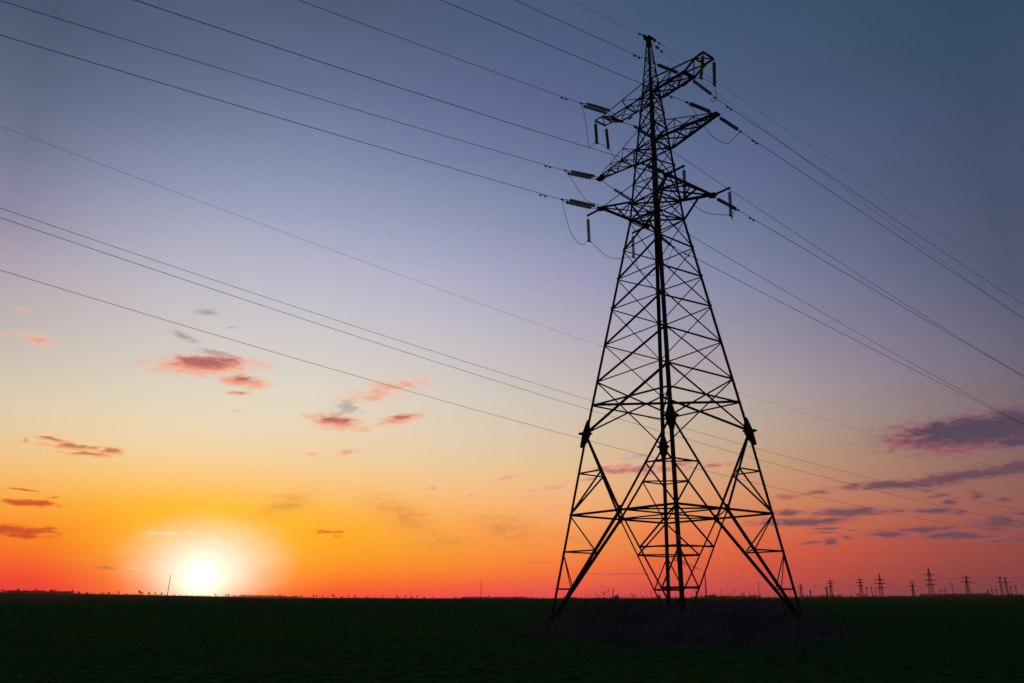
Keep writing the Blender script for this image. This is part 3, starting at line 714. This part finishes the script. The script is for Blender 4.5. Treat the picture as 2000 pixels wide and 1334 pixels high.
plant(1375, 1398, 1161, DC, 'pale factory block at the foot of the tall chimney')
plant(1398, 1418, 1164, DC, 'low factory hall right of the tall chimney')
plant(1283, 1290.5, 1161.5, DC, 'small pale factory block seen left of the tower centre legs')
plant(1199, 1209, 1161.5, DC, 'pale factory block on the horizon in the left half of the tower stand')
plant(1100, 1128, 1166.2, DC, 'low long factory hall on the horizon near the left leg')
# smoke plume
sm = bpy.data.materials.new('smoke'); sm.use_nodes = True; nt = sm.node_tree; nt.nodes.clear()
out = nt.nodes.new('ShaderNodeOutputMaterial'); pv = nt.nodes.new('ShaderNodeVolumePrincipled'); pv.inputs['Color'].default_value = (.22, .16, .20, 1); pv.inputs['Density'].default_value = .024
nt.links.new(pv.outputs[0], out.inputs['Volume'])
bm = bmesh.new()
for i in range(15):
    f = i/14; px = 1378.5-20*f-34*f*f; py = 1118-11*f**.8-14*f*f; p = at_dist(px, DC); _r = ray(px, py); p.z = _r.z/math.hypot(_r.x, _r.y)*DC+CZ
    rr = 3.2+17*f
    b3 = bmesh.new(); bmesh.ops.create_icosphere(b3, subdivisions=2, radius=1, matrix=Matrix.Translation(p) @ Matrix.Diagonal((rr*1.5, rr*1.3, rr*.55, 1)))
    for v in b3.verts: v.co += Vector((random.gauss(0, 1), random.gauss(0, 1), random.gauss(0, 1)))*rr*.10
    me = bpy.data.meshes.new('t'); b3.to_mesh(me); b3.free(); bm.from_mesh(me); bpy.data.meshes.remove(me)
o = new_obj('smoke', bm, sm, None, ctop); tag(o, 'grey smoke plume drifting left from the tall chimney', 'smoke', kind='stuff')

# evening air: one closed box of thin haze round the whole scene, the sky outside it
hz = bpy.data.materials.new('evening_haze'); hz.use_nodes = True; nt = hz.node_tree; nt.nodes.clear()
out = nt.nodes.new('ShaderNodeOutputMaterial'); pv = nt.nodes.new('ShaderNodeVolumePrincipled'); pv.inputs['Color'].default_value = (.85, .50, .52, 1); pv.inputs['Density'].default_value = .000028; pv.inputs['Anisotropy'].default_value = .3
nt.links.new(pv.outputs[0], out.inputs['Volume'])
bm = bmesh.new(); box(bm, Vector((0, 0, 150)), 14400, 14400, 330); o = new_obj('haze', bm, hz); tag(o, 'thin evening haze over the field', 'haze', kind='stuff')

# wires strung between the far pylons
def far_wire(a, fa, sa, b2, fb, sb, lab, sag=6, r=.10):
    pa, Ha = PY[a]; A = pa+Vector((sa*Ha, 0, fa*Ha))
    if isinstance(b2, str): pb, Hb = PY[b2]; B = pb+Vector((sb*Hb, 0, fb*Hb))
    else: B = b2
    pts = [lerp(A, B, i/16)-Vector((0, 0, sag*4*(i/16)*(1-i/16))) for i in range(17)]
    wire(pts, r, lab, 'far wires between the horizon pylons', name='distant_wire', n=4)
far_wire('I', .76, .155, 'L', .94, -.19, 'far wire from the tallest pylon top arms to the wide pylon top arm', 3, .07)
far_wire('I', .58, .175, 'L', .74, -.27, 'far wire from the tallest pylon middle arm to the wide pylon lower arm', 4, .07)
far_wire('I', .44, .15, 'O', .30, -.2, 'lowest far wire running right from the tallest pylon', 3, .07)
far_wire('L', .94, .19, 'O', 1.0, -.24, 'far wire from the wide pylon top arm to the two-column pylon', 2, .07)
far_wire('L', .74, .27, 'O', .78, -.32, 'far wire from the wide pylon lower arm to the two-column pylon', 3, .07)
eR = at_dist(2040, 980); 
far_wire('O', .76, .34, eR+Vector((0, 0, 19)), 0, 0, 'far wire leaving the two-column pylon for the right edge, lower one', 1, .07)
far_wire('O', 1.0, -.02, eR+Vector((0, 0, 22)), 0, 0, 'far wire leaving the two-column pylon for the right edge, upper one', 1, .07)
far_wire('G', .58, .24, 'I', .44, -.15, 'far wire from the drooping-arm pylon to the tallest pylon', 7, .07)
far_wire('G', .42, .19, 'H', .74, -.30, 'far wire from the drooping-arm pylon to the low flat-topped pylon', 5, .07)
far_wire('H', .74, .30, 'I', .40, -.1, 'far wire from the low flat-topped pylon to the tallest pylon', 4, .07)

# ------------------------------------------------------------------ distant trees
def crown_faces(bm, c, rx, rz, n, rnd, leaf):
    for _ in range(n):
        a = rnd.uniform(0, 6.28); u = rnd.uniform(-1, 1); q = rnd.random()**.45; w = math.sqrt(1-u*u)
        p = c+Vector((math.cos(a)*w*rx*q, math.sin(a)*w*rx*q, u*rz*q))
        e1 = Vector((rnd.gauss(0, 1), rnd.gauss(0, 1), rnd.gauss(0, 1))).normalized()*leaf; e2 = Vector((rnd.gauss(0, 1), rnd.gauss(0, 1), rnd.gauss(0, 1))).normalized()*leaf
        bm.faces.new([bm.verts.new(p), bm.verts.new(p+e1), bm.verts.new(p+e2)])
rnd = random.Random(3)
bm = bmesh.new()
for px in [x*1.3 for x in range(-30, 1620)]:
    dens = .25+.75*max(0, math.sin(px*.021)*math.sin(px*.0073+1.1)+.35)
    if rnd.random() > dens*1.2: continue
    d = rnd.uniform(2300, 2600); p = at_dist(px, d); p.z = ground_z(p.x, p.y); h = rnd.uniform(1.4, 3.8)*(1.6 if dens > .6 else .9)
    crown_faces(bm, p+Vector((0, 0, h*.5)), h*1.3, h*.6, 26, rnd, h*.42)
o = new_obj('distant_hedgerow', bm, FOL); tag(o, 'low dark broken line of scrub and hedges along the horizon', 'hedgerow', kind='stuff')
def tree_proto(kind, rnd):
    """unit-height tree: trunk with limbs, and a crown"""
    bmT = bmesh.new(); tube(bmT, [(0, 0, -.02), (.01, 0, .35), (0, .01, .72)], .035, 6, .012)
    for _ in range(6):
        a = rnd.uniform(0, 6.28); z = rnd.uniform(.3, .6); L = rnd.uniform(.15, .32); tube(bmT, [(0, 0, z), (math.cos(a)*L*.6, math.sin(a)*L*.6, z+L)], .014, 4, .004)
    bmC = bmesh.new()
    cl = {0: [(0, 0, .72, .24, .22), (.15, .03, .56, .20, .16), (-.17, -.02, .58, .18, .17), (.02, .1, .88, .14, .12)],
          1: [(0, 0, .55, .42, .26), (.3, 0, .42, .26, .2), (-.32, 0, .45, .26, .22), (.05, 0, .78, .22, .14)],
          2: [(0, 0, .72, .13, .27), (.06, 0, .5, .12, .2), (-.06, 0, .48, .12, .16)]}[kind]
    for x, y, z, rx, rz in cl: crown_faces(bmC, Vector((x, y, z)), rx, rz, 90, rnd, .085)
    mT = bpy.data.meshes.new('trunk'); bmT.to_mesh(mT); bmT.free(); mT.materials.append(WOOD)
    mC = bpy.data.meshes.new('crown'); bmC.to_mesh(mC); bmC.free(); mC.materials.append(FOL); return mT, mC
protos = [tree_proto(k, rnd) for k in range(3)]
def far_tree(px, hpx, kind, d, label, grp):
    p = at_dist(px, d); p.z = ground_z(p.x, p.y); h = hpx/F*d
    root = empty('distant_tree', p, label, 'tree', grp, rnd.uniform(0, 6.28)); root.scale = (h, h, h)
    for nm, me in zip(('trunk', 'crown'), protos[kind]):
        o = bpy.data.objects.new(nm, me); COL.objects.link(o); o.parent = root
KN = ['round-topped', 'broad bushy', 'narrow upright']
TR = [(3, 5, 1), (14, 4, 2), (33, 6.5, 0), (62, 5, 1), (68, 6, 0), (84, 4, 1), (98, 6.5, 0), (103, 6, 1), (139, 7.5, 2), (152, 4, 1), (168, 3.5, 1), (212, 4, 1), (231, 5.5, 2), (271, 7.5, 0), (276, 5, 1), (290, 5, 1), (302, 4.5, 0), (315, 4.5, 1), (420, 4, 0), (441, 4, 1), (446, 4.5, 0), (521, 3.5, 2), (546, 6, 0), (552, 4, 1),
      (575, 4, 2), (612, 7, 2), (618, 5, 0), (630, 4, 1), (651, 7, 0), (668, 4, 1), (681, 6.5, 2), (693, 5, 0), (716, 4, 1), (748, 4.5, 0), (776, 5.5, 1), (792, 5.5, 0), (803, 5, 1), (815, 5.5, 0), (829, 4, 1), (845, 4, 0), (890, 4.5, 1), (925, 4.5, 1), (955, 6, 0), (1005, 4, 1), (1062, 3.5, 1),
      (1570, 6, 1), (1577, 5, 0), (1603, 5, 1), (1608, 4, 1), (1639, 6, 1), (1645, 5, 0), (1662, 4, 1), (1676, 7, 0), (1690, 5, 1), (1706, 4, 0), (1740, 4, 1), (1759, 4, 0), (1800, 4, 1), (1833, 5, 1), (1862, 4, 0), (1905, 4, 1), (1925, 7, 1), (1936, 5, 0), (1955, 4, 1), (1972, 5, 1), (1993, 5, 0)]
for px, hp, k in TR:
    w = 'left of the sun' if px < 360 else ('between the sun and the lone pole' if px < 939 else ('between the lone pole and the tower' if px < 1100 else 'among the pylons at the right'))
    far_tree(px, (hp*.8+1.6) if px < 1500 else hp*.85+1.2, k, rnd.uniform(1900, 2350) if px < 1500 else rnd.uniform(1250, 1700), 'tiny %s dark tree on the horizon %s' % (KN[k], w), 'horizon trees %s, %s' % (w, KN[k]))

# ------------------------------------------------------------------ sky
W = bpy.data.worlds.new('World'); scene.world = W; W.use_nodes = True; nt = W.node_tree; nt.nodes.clear()
N = nt.nodes.new; Lk = nt.links.new
def math_(op_, a, b2=None, c=None, clamp=False):
    n = N('ShaderNodeMath'); n.operation = op_; n.use_clamp = clamp
    for i, v in enumerate((a, b2, c)):
        if v is None: continue
        if isinstance(v, (int, float)): n.inputs[i].default_value = v
        else: Lk(v, n.inputs[i])
    return n.outputs[0]
def mrange(v, a, b2, c=0, d=1, st='SMOOTHSTEP'):
    n = N('ShaderNodeMapRange'); n.interpolation_type = st; n.clamp = True; Lk(v, n.inputs[0])
    for i, x in enumerate((a, b2, c, d)): n.inputs[1+i].default_value = x
    return n.outputs[0]
def mixc(f, a, b2, mode='MIX'):
    n = N('ShaderNodeMix'); n.data_type = 'RGBA'; n.blend_type = mode
    if isinstance(f, (int, float)): n.inputs[0].default_value = f
    else: Lk(f, n.inputs[0])
    for i, v in ((6, a), (7, b2)):
        if isinstance(v, (tuple, list)): n.inputs[i].default_value = (*v[:3], 1)
        else: Lk(v, n.inputs[i])
    return n.outputs[2]
tc = N('ShaderNodeTexCoord'); sp = N('ShaderNodeSeparateXYZ'); Lk(tc.outputs['Generated'], sp.inputs[0])
AZ = math_('ARCTAN2', sp.outputs[0], sp.outputs[1]); EL = math_('ARCSINE', sp.outputs[2])

XS = [0, 200, 395, 600, 850, 1100, 1400, 1700, 2000]
TAB = {0: '44516a 4a5770 4e5b78 4d5b78 4a5a78 465a7a 3e5472 384f6a 2e4760',
       130: '525f78 5a6782 5c6a88 5c6b8c 566588 505f84 465a78 3e526e 344963',
       270: '67728a 727d98 7885a2 7888a8 6c7aa0 606e94 56668c 4c5b7c 3e4e6c',
       400: '8984a2 959ab6 9ba3be 97a0be 8c96b4 7887a9 68769a 556080 465068',
       530: 'b2a8b2 b8b2be bebccb bab9cd aeb0ca 9c9cbc 828aa8 68708e 4c566c',
       660: 'c4b9b2 ccc4be d2cdc9 d1cdcd c8c4cc b8b2c0 9e98aa 847c96 64647a',
       780: 'dbceb0 e2d7bd e4dbc7 e3dbc6 dbd2c4 cdc3b9 bcb0a8 9a8c94 746870',
       870: 'ecc896 f4d5a4 f4dab0 eed8b2 e6d2b2 dcc6a6 cab094 a88c78 7c6460',
       940: 'f8b860 ffc868 ffcb74 fdcb86 f8ca92 efc08c d8a478 b4806a 86605a',
       1000: 'fc9a34 ffb226 ffc016 ffbc38 fdb866 f6b072 e08c58 bc7058 8c5650',
       1050: 'fc7a1c ffa20c ffb604 ffb40e ffa83c f89a50 e47044 c25848 8a4844',
       1090: 'f85c1c ff8e08 ffae04 ffaa08 fe9a2a fa8a3c e2603c b84c42 804240',
       1120: 'f23c28 ff6e10 ff9010 ff9210 fc8624 f67434 da5240 a84640 763c40',
       1145: 'e6303c ff4e18 ff7020 ff6e14 f66034 ee5a42 cc4a48 984246 6a3a42',
       1167: 'dc2c48 ff3420 ff4a20 fc4c28 ee4848 e24850 bc4450 88404a 603844'}
YS = sorted(TAB); GRID = {y: [[int(h[i:i+2], 16) for i in (0, 2, 4)] for h in TAB[y].split()] for y in YS}
def sky_at(px, py):
    px = min(max(px, 0), 2000); py = min(max(py, 0), 1167)
    i = max(k for k in range(len(XS)-1) if XS[k] <= px); fx = (px-XS[i])/(XS[i+1]-XS[i])
    j = max(k for k in range(len(YS)-1) if YS[k] <= py); fy = (py-YS[j])/(YS[j+1]-YS[j])
    o = []
    for c in range(3):
        a = GRID[YS[j]][i][c]*(1-fx)+GRID[YS[j]][i+1][c]*fx; b2 = GRID[YS[j+1]][i][c]*(1-fx)+GRID[YS[j+1]][i+1][c]*fx
        v = (a*(1-fy)+b2*fy)/255; o.append(v/12.92 if v <= .04045 else ((v+.055)/1.055)**2.4)
    return o
def dir_px(az, el):
    d = Vector((math.sin(az)*math.cos(el), math.cos(az)*math.cos(el), math.sin(el)))
    yc = d.y*math.cos(PITCH)+d.z*math.sin(PITCH)
    if yc < .05: return None
    q = d*1000; q.z += CZ; return proj(q)
ELS = [0, .6, 1.2, 2.0, 3.0, 4.2, 5.6, 7.2, 9, 11, 13.5, 16, 19, 22, 26, 30, 34, 39, 45]
AZS = [-36, -31, -26, -21.5, -17, -11, -5, 2, 8, 14, 20, 26, 32]
fe = math_('DIVIDE', EL, R(50))
cols = []
for a in AZS:
    r = N('ShaderNodeValToRGB'); cr = r.color_ramp; cr.interpolation = 'LINEAR'
    while len(cr.elements) < len(ELS)+2: cr.elements.new(.5)
    for i, e in enumerate(ELS):
        q = dir_px(R(a), R(e)); c = sky_at(*q); cr.elements[i].position = e/50
        if q[1] < 0: # above the frame the sky keeps darkening
            k = max(.45, 1+q[1]/1400); c = [c[0]*k, c[1]*k, c[2]*(k*.7+.3)]
        hzc = math.exp(3.5e-5*min(7000, 300/max(math.tan(R(max(e, .01))), .001))*.75); c = [c[0]*(.45+.55*hzc), c[1]*(.78+.22*hzc), c[2]*(.92+.08*hzc)]
        cr.elements[i].color = (*c, 1)
    c = cr.elements[len(ELS)-1].color
    cr.elements[len(ELS)].position = .94; cr.elements[len(ELS)].color = (c[0]*.8, c[1]*.8, c[2]*.85, 1)
    cr.elements[len(ELS)+1].position = 1; cr.elements[len(ELS)+1].color = (c[0]*.7, c[1]*.7, c[2]*.78, 1)
    Lk(fe, r.inputs['Fac']); cols.append(r.outputs['Color'])
cur = cols[0]
for i in range(1, len(AZS)): cur = mixc(mrange(AZ, R(AZS[i-1]), R(AZS[i]), st='LINEAR'), cur, cols[i])
# the side of the sky away from the sunset: dull blue dusk
rB = N('ShaderNodeValToRGB'); cr = rB.color_ramp; cr.elements[0].color = (.085, .070, .090, 1); cr.elements[1].color = (.040, .062, .115, 1); cr.elements[1].position = .8
Lk(fe, rB.inputs['Fac'])
absA = math_('ABSOLUTE', math_('ADD', AZ, R(4)))
cur = mixc(mrange(absA, R(36), R(95)), cur, rB.outputs['Color'])
cur = mixc(mrange(EL, R(38), R(75)), cur, (.060, .090, .160))
clear_sky = cur
# clouds: soft masses placed by direction
cmb = N('ShaderNodeCombineXYZ'); Lk(AZ, cmb.inputs[0]); Lk(EL, cmb.inputs[1])
nv = N('ShaderNodeTexNoise'); nv.inputs['Scale'].default_value = 1; nv.inputs['Detail'].default_value = 6; nv.inputs['Roughness'].default_value = .62
mp = N('ShaderNodeMapping'); mp.inputs['Scale'].default_value = (62, 180, 1); mp.inputs['Rotation'].default_value = (0, 0, R(5)); Lk(cmb.outputs[0], mp.inputs[0]); Lk(mp.outputs[0], nv.inputs['Vector'])
nw = N('ShaderNodeTexNoise'); nw.inputs['Scale'].default_value = 1; nw.inputs['Detail'].default_value = 5; nw.inputs['Roughness'].default_value = .6
mp2 = N('ShaderNodeMapping'); mp2.inputs['Scale'].default_value = (16, 40, 1); mp2.inputs['Location'].default_value = (3.1, 1.7, 4); Lk(cmb.outputs[0], mp2.inputs[0]); Lk(mp2.outputs[0], nw.inputs['Vector'])
# warp
wv = N('ShaderNodeVectorMath'); wv.operation = 'MULTIPLY_ADD'; Lk(nw.outputs['Color'], wv.inputs[0]); wv.inputs[1].default_value = (.030, .010, 0)
ofs = N('ShaderNodeVectorMath'); ofs.operation = 'SUBTRACT'; Lk(cmb.outputs[0], ofs.inputs[0]); ofs.inputs[1].default_value = (.015, .005, 0); Lk(ofs.outputs[0], wv.inputs[2])
CO = wv.outputs[0]
ROTS = {}
for dg in (-24, -18, -12, -6, 0, 6, 12, 18, 24):
    c_, s_ = math.cos(R(dg)), math.sin(R(dg)); dots = []
    for vec in ((c_, s_, 0), (-s_, c_, 0)):
        n_ = N('ShaderNodeVectorMath'); n_.operation = 'DOT_PRODUCT'; Lk(CO, n_.inputs[0]); n_.inputs[1].default_value = vec; dots.append(n_.outputs['Value'])
    n_ = N('ShaderNodeCombineXYZ'); Lk(dots[0], n_.inputs[0]); Lk(dots[1], n_.inputs[1]); ROTS[dg] = n_.outputs[0]
def cloud_group(lst, rim, core, alpha, soft=(1.25, .55), namp=1.35, coreband=(.85, .15), cur=None, rough=nv, up=0, glow=None):
    best = None; bestc = None
    for (px, py, hw, hh, tilt, wgt) in lst:
        a, e = azel(px, py); a2, e2 = azel(px+10, py); sc = math.hypot((a2-a), (e2-e))/10
        a3, e3 = azel(px, py-10); sv = math.hypot(a3-a, e3-e)/10; rot = math.atan2(e2-e, a2-a)-R(tilt)
        dg = min(ROTS, key=lambda q: abs(q-math.degrees(rot))); c_, s_ = math.cos(R(dg)), math.sin(R(dg))
        cx_, cy_ = c_*a+s_*e, -s_*a+c_*e; kx, ky = 1/(hw*sc*1.12), 1/(hh*sv*1.18)
        m = N('ShaderNodeVectorMath'); m.operation = 'MULTIPLY_ADD'; Lk(ROTS[dg], m.inputs[0]); m.inputs[1].default_value = (kx, ky, 0); m.inputs[2].default_value = (-cx_*kx, -cy_*ky, 0)
        ln = N('ShaderNodeVectorMath'); ln.operation = 'LENGTH'; Lk(m.outputs[0], ln.inputs[0])
        v = ln.outputs['Value']
        if wgt != 0: v = math_('ADD', v, wgt)
        best = v if best is None else math_('MINIMUM', best, v)
        if up:
            m = N('ShaderNodeVectorMath'); m.operation = 'MULTIPLY_ADD'; Lk(ROTS[dg], m.inputs[0]); m.inputs[1].default_value = (kx, ky, 0); m.inputs[2].default_value = (-cx_*kx, -cy_*ky-up, 0)
            ln = N('ShaderNodeVectorMath'); ln.operation = 'LENGTH'; Lk(m.outputs[0], ln.inputs[0]); v2 = ln.outputs['Value']
            if wgt != 0: v2 = math_('ADD', v2, wgt)
            bestc = v2 if bestc is None else math_('MINIMUM', bestc, v2)
    d = math_('MULTIPLY_ADD', math_('SUBTRACT', rough.outputs['Fac'], .5), namp*2, best)
    al = math_('MULTIPLY', mrange(d, soft[0], soft[1]), alpha); dc = math_('MULTIPLY_ADD', math_('SUBTRACT', rough.outputs['Fac'], .5), namp*1.3, bestc) if up else d
    co = mixc(mrange(dc, coreband[0], coreband[1]), rim, core)
    return mixc(al, cur, co)
# (px, py, half width, half height, tilt clockwise, faintness)
cur = cloud_group([(560, 985, 45, 16, -20, .1), (790, 1010, 70, 22, 24, .1), (1150, 1060, 60, 16, 10, .2), (985, 1035, 70, 26, 5, .2), (870, 1060, 60, 14, 0, .3), (1240, 1068, 40, 12, 0, .2)], srgb('f09a48'), srgb('e08a4c'), .60, cur=cur, soft=(1.8, -.1), namp=1.6)
cur = cloud_group([(68, 662, 34, 9, 20, .1), (20, 652, 28, 5, 0, .2), (760, 757, 85, 14, -10, .15), (720, 775, 60, 10, -6, .2), (530, 720, 16, 5, 0, .25), (465, 803, 22, 3, 4, .2), (55, 606, 26, 5, 20, .4),
                   (845, 954, 13, 5, 5, .05), (891, 951, 7, 3, 0, .1), (920, 966, 20, 3, 0, .2), (993, 934, 26, 5, -14, .0), (1040, 958, 24, 3, -6, .1), (1080, 952, 28, 5, -8, 0), (1180, 905, 20, 5, 0, .3), (608, 886, 18, 4, 0, .2), (676, 884, 18, 6, -18, .05), (700, 880, 14, 3, 0, .3)],
                  srgb('f9bb9c'), srgb('ee9c7a'), .7, cur=cur, soft=(1.5, .2))
cur = cloud_group([(358, 656, 40, 9, 18, .15), (430, 690, 52, 6, 12, .05), (405, 611, 26, 9, 0, .1), (455, 640, 16, 4, 0, .4), (680, 798, 28, 14, 0, .15), (1240, 895, 36, 6, -10, .3)], srgb('bdb0b4'), srgb('94848e'), .62, cur=cur)
cur = cloud_group([(402, 713, 72, 14, 2, -.22), (474, 746, 42, 9, 6, -.0), (465, 768, 22, 4, 0, .15), (655, 825, 46, 11, 7, 0), (785, 817, 38, 7, -9, 0)], srgb('fb9f78'), srgb('ae5454'), .9, soft=(1.55, .25), coreband=(.95, .05), cur=cur, namp=1.1, up=.35)
cur = cloud_group([(95, 857, 40, 4, 10, 0), (150, 872, 70, 5, 6, 0), (165, 885, 55, 5, 4, .05), (215, 880, 28, 6, 6, 0), (52, 860, 10, 8, 0, .3)], srgb('f6b070'), srgb('c07050'), .9, cur=cur, up=.3)
cur = cloud_group([(62, 983, 52, 6, 5, -.1), (42, 957, 28, 2.5, 2, .1), (100, 972, 24, 2.5, 2, .3), (30, 1038, 80, 11, 4, -.15), (95, 1032, 34, 3.5, 5, .1), (50, 1049, 55, 4, 0, .1), (645, 1040, 28, 4, 2, .1), (660, 1049, 14, 2, 0, .3), (215, 1112, 32, 3, 0, .1), (38, 1102, 12, 2, 0, .3)], srgb('ee7a24'), srgb('c83c22'), .85, cur=cur)
cur = cloud_group([(1190, 920, 40, 7, 5, 0), (1240, 918, 70, 9, 0, -.05), (1300, 915, 45, 6, -4, .1), (1400, 911, 40, 4, -8, .05), (1150, 936, 28, 3, 0, .3), (1330, 905, 40, 5, 0, .3)], srgb('dc9080'), srgb('b06468'), .75, cur=cur)
cur = cloud_group([(1215, 1122, 75, 2.2, 0, 0), (1440, 1132, 60, 2, 0, .1), (1300, 1127, 40, 2, 0, .2), (905, 1143, 60, 1.6, 0, .35), (1060, 1100, 50, 1.6, 0, .5)], srgb('e0604c'), srgb('a84a5c'), .7, cur=cur, namp=.8)
# right-hand group: mauve with red edges
cur = cloud_group([(1790, 842, 34, 8, -10, 0), (1755, 868, 26, 6, -4, 0), (1745, 881, 14, 4, -14, 0), (1812, 866, 40, 10, 5, 0), (1535, 970, 24, 6, -4, -.05), (1850, 880, 60, 5, 0, .1), (1800, 1006, 26, 4, 0, .1), (1590, 1003, 20, 4, 0, .1), (1500, 1019, 40, 6, 0, .1), (1640, 1016, 30, 2, 0, .3), (1860, 935, 50, 8, -7, .15)],
                  srgb('c06a62'), srgb('96525c'), .72, cur=cur, soft=(1.35, .4), namp=1.1)
cur = cloud_group([(1905, 846, 130, 24, -7, -.35), (1975, 832, 60, 26, -6, -.3), (1835, 856, 50, 13, -4, -.1), (1985, 866, 60, 12, -8, -.1)], srgb('94596a'), srgb('4e4358'), .93, cur=cur, soft=(1.5, .3), coreband=(1.1, .2), namp=1.05, up=.2)
cur = cloud_group([(1755, 947, 88, 7, -5, -.3), (1870, 932, 100, 10, -8, -.35), (1985, 914, 45, 11, -12, -.25), (1595, 961, 22, 4, 0, .05),
                   (1545, 1001, 30, 5, 0, -.12), (1660, 1001, 55, 7.5, -3, -.3), (1565, 1019, 75, 6.5, -3, -.28), (1610, 1033, 34, 2, -2, 0), (1608, 1041, 26, 2.5, 0, 0), (1663, 1037, 15, 2, -3, .1),
                   (1582, 1061, 18, 3.5, 0, 0), (1617, 1059, 14, 6, 0, 0), (1648, 1050, 14, 4, 0, -.05), (1735, 1043, 36, 6, -4, -.25), (1812, 1036, 46, 6, -4, -.25), (1815, 996, 46, 5.5, -3, -.2), (1757, 998, 26, 4, 0, .1), (1868, 1048, 72, 5.5, -2, -.28),
                   (1857, 981, 17, 5, -6, 0), (1908, 966, 15, 9, -25, .05), (1950, 979, 26, 5, -10, 0), (1875, 1001, 22, 5, 0, .1), (1955, 1024, 58, 16, -4, .0), (1945, 1056, 28, 4, -4, 0), (1988, 1054, 24, 3.5, 0, 0), (1840, 968, 40, 6, 0, .35), (1990, 1006, 20, 5, 0, .1), (1830, 955, 30, 6, -15, .5)],
                  srgb('94585c'), srgb('5a4658'), .85, cur=cur, soft=(1.5, .15), coreband=(.95, .1), namp=1.2)
# glow and disc of the sun
sa, se = azel(395, 1124)
ga, ge = azel(404, 1100)
nA = math_('MULTIPLY_ADD', math_('SUBTRACT', nw.outputs['Fac'], .5), .030, AZ)
def ell(ca, ce, wa, we, az=None):
    x = math_('DIVIDE', math_('SUBTRACT', az or AZ, ca), wa); y = math_('DIVIDE', math_('SUBTRACT', EL, ce), we)
    return math_('SQRT', math_('ADD', math_('MULTIPLY', x, x), math_('MULTIPLY', y, y)))
pr = 1/F*.90
cur = cloud_group([(300, 1041, 26, 2, 0, .1), (330, 1042, 22, 2.5, 2, 0), (362, 1041, 14, 2, 0, .1), (412, 1054, 24, 3, 8, -.05), (262, 1112, 16, 2, 0, .2), (460, 1051, 12, 2, 0, .2)], srgb('ffd488'), srgb('ffe9bb'), .75, cur=cur)
cur = mixc(math_('MULTIPLY', mrange(ell(ga, ge, 190*pr, 110*pr, nA), 1.5, .0), .45), cur, (1.15, .70, .10))
cur = mixc(math_('MULTIPLY', mrange(ell(ga, ge, 138*pr, 82*pr, nA), 1.35, .12), .88), cur, (1.20, 1.0, .72))
cur = mixc(math_('MULTIPLY', mrange(ell(sa, se, 95*pr, 66*pr), 1.2, .2), .80), cur, (1.35, 1.22, .95))
cur = mixc(mrange(ell(sa, se, 38*pr, 35*pr), 1.6, .5), cur, (1.5, 1.38, .98))
cur = mixc(mrange(ell(sa, se, 25*pr, 23*pr), 1.20, .75), cur, (5, 4.8, 4.2))
# clouds only where there are any: the rest of the sky stays on the plain branch
bg = N('ShaderNodeBackground'); Lk(cur, bg.inputs['Color']); bg0 = N('ShaderNodeBackground'); Lk(clear_sky, bg0.inputs['Color'])
band = math_('MULTIPLY', math_('MULTIPLY', math_('GREATER_THAN', EL, -.002), math_('LESS_THAN', EL, R(24))), math_('MULTIPLY', math_('GREATER_THAN', AZ, R(-52)), math_('LESS_THAN', AZ, R(48))))
ms = N('ShaderNodeMixShader'); Lk(band, ms.inputs[0]); Lk(bg0.outputs[0], ms.inputs[1]); Lk(bg.outputs[0], ms.inputs[2])
wo = N('ShaderNodeOutputWorld'); Lk(ms.outputs[0], wo.inputs['Surface'])
W.cycles.sampling_method = 'MANUAL'; W.cycles.sample_map_resolution = 512

sl = bpy.data.lights.new('sun', 'SUN'); sl.energy = 2.0; sl.angle = R(.6); sl.color = (1, .45, .16)
slo = bpy.data.objects.new('sun', sl); COL.objects.link(slo)
dv = Vector((math.sin(sa)*math.cos(se), math.cos(sa)*math.cos(se), math.sin(se)))
slo.rotation_euler = dv.to_track_quat('Z', 'Y').to_euler()

vs_ = scene.view_settings; vs_.view_transform = 'Standard'; vs_.look = 'None'; vs_.exposure = 0; vs_.gamma = 1
scene.render.engine = 'CYCLES'
scene.render.resolution_x = 1024; scene.render.resolution_y = 683
scene.cycles.volume_step_rate = 4
scene.cycles.max_bounces = 4; scene.cycles.diffuse_bounces = 1; scene.cycles.glossy_bounces = 1; scene.cycles.volume_bounces = 0; scene.cycles.transparent_max_bounces = 24
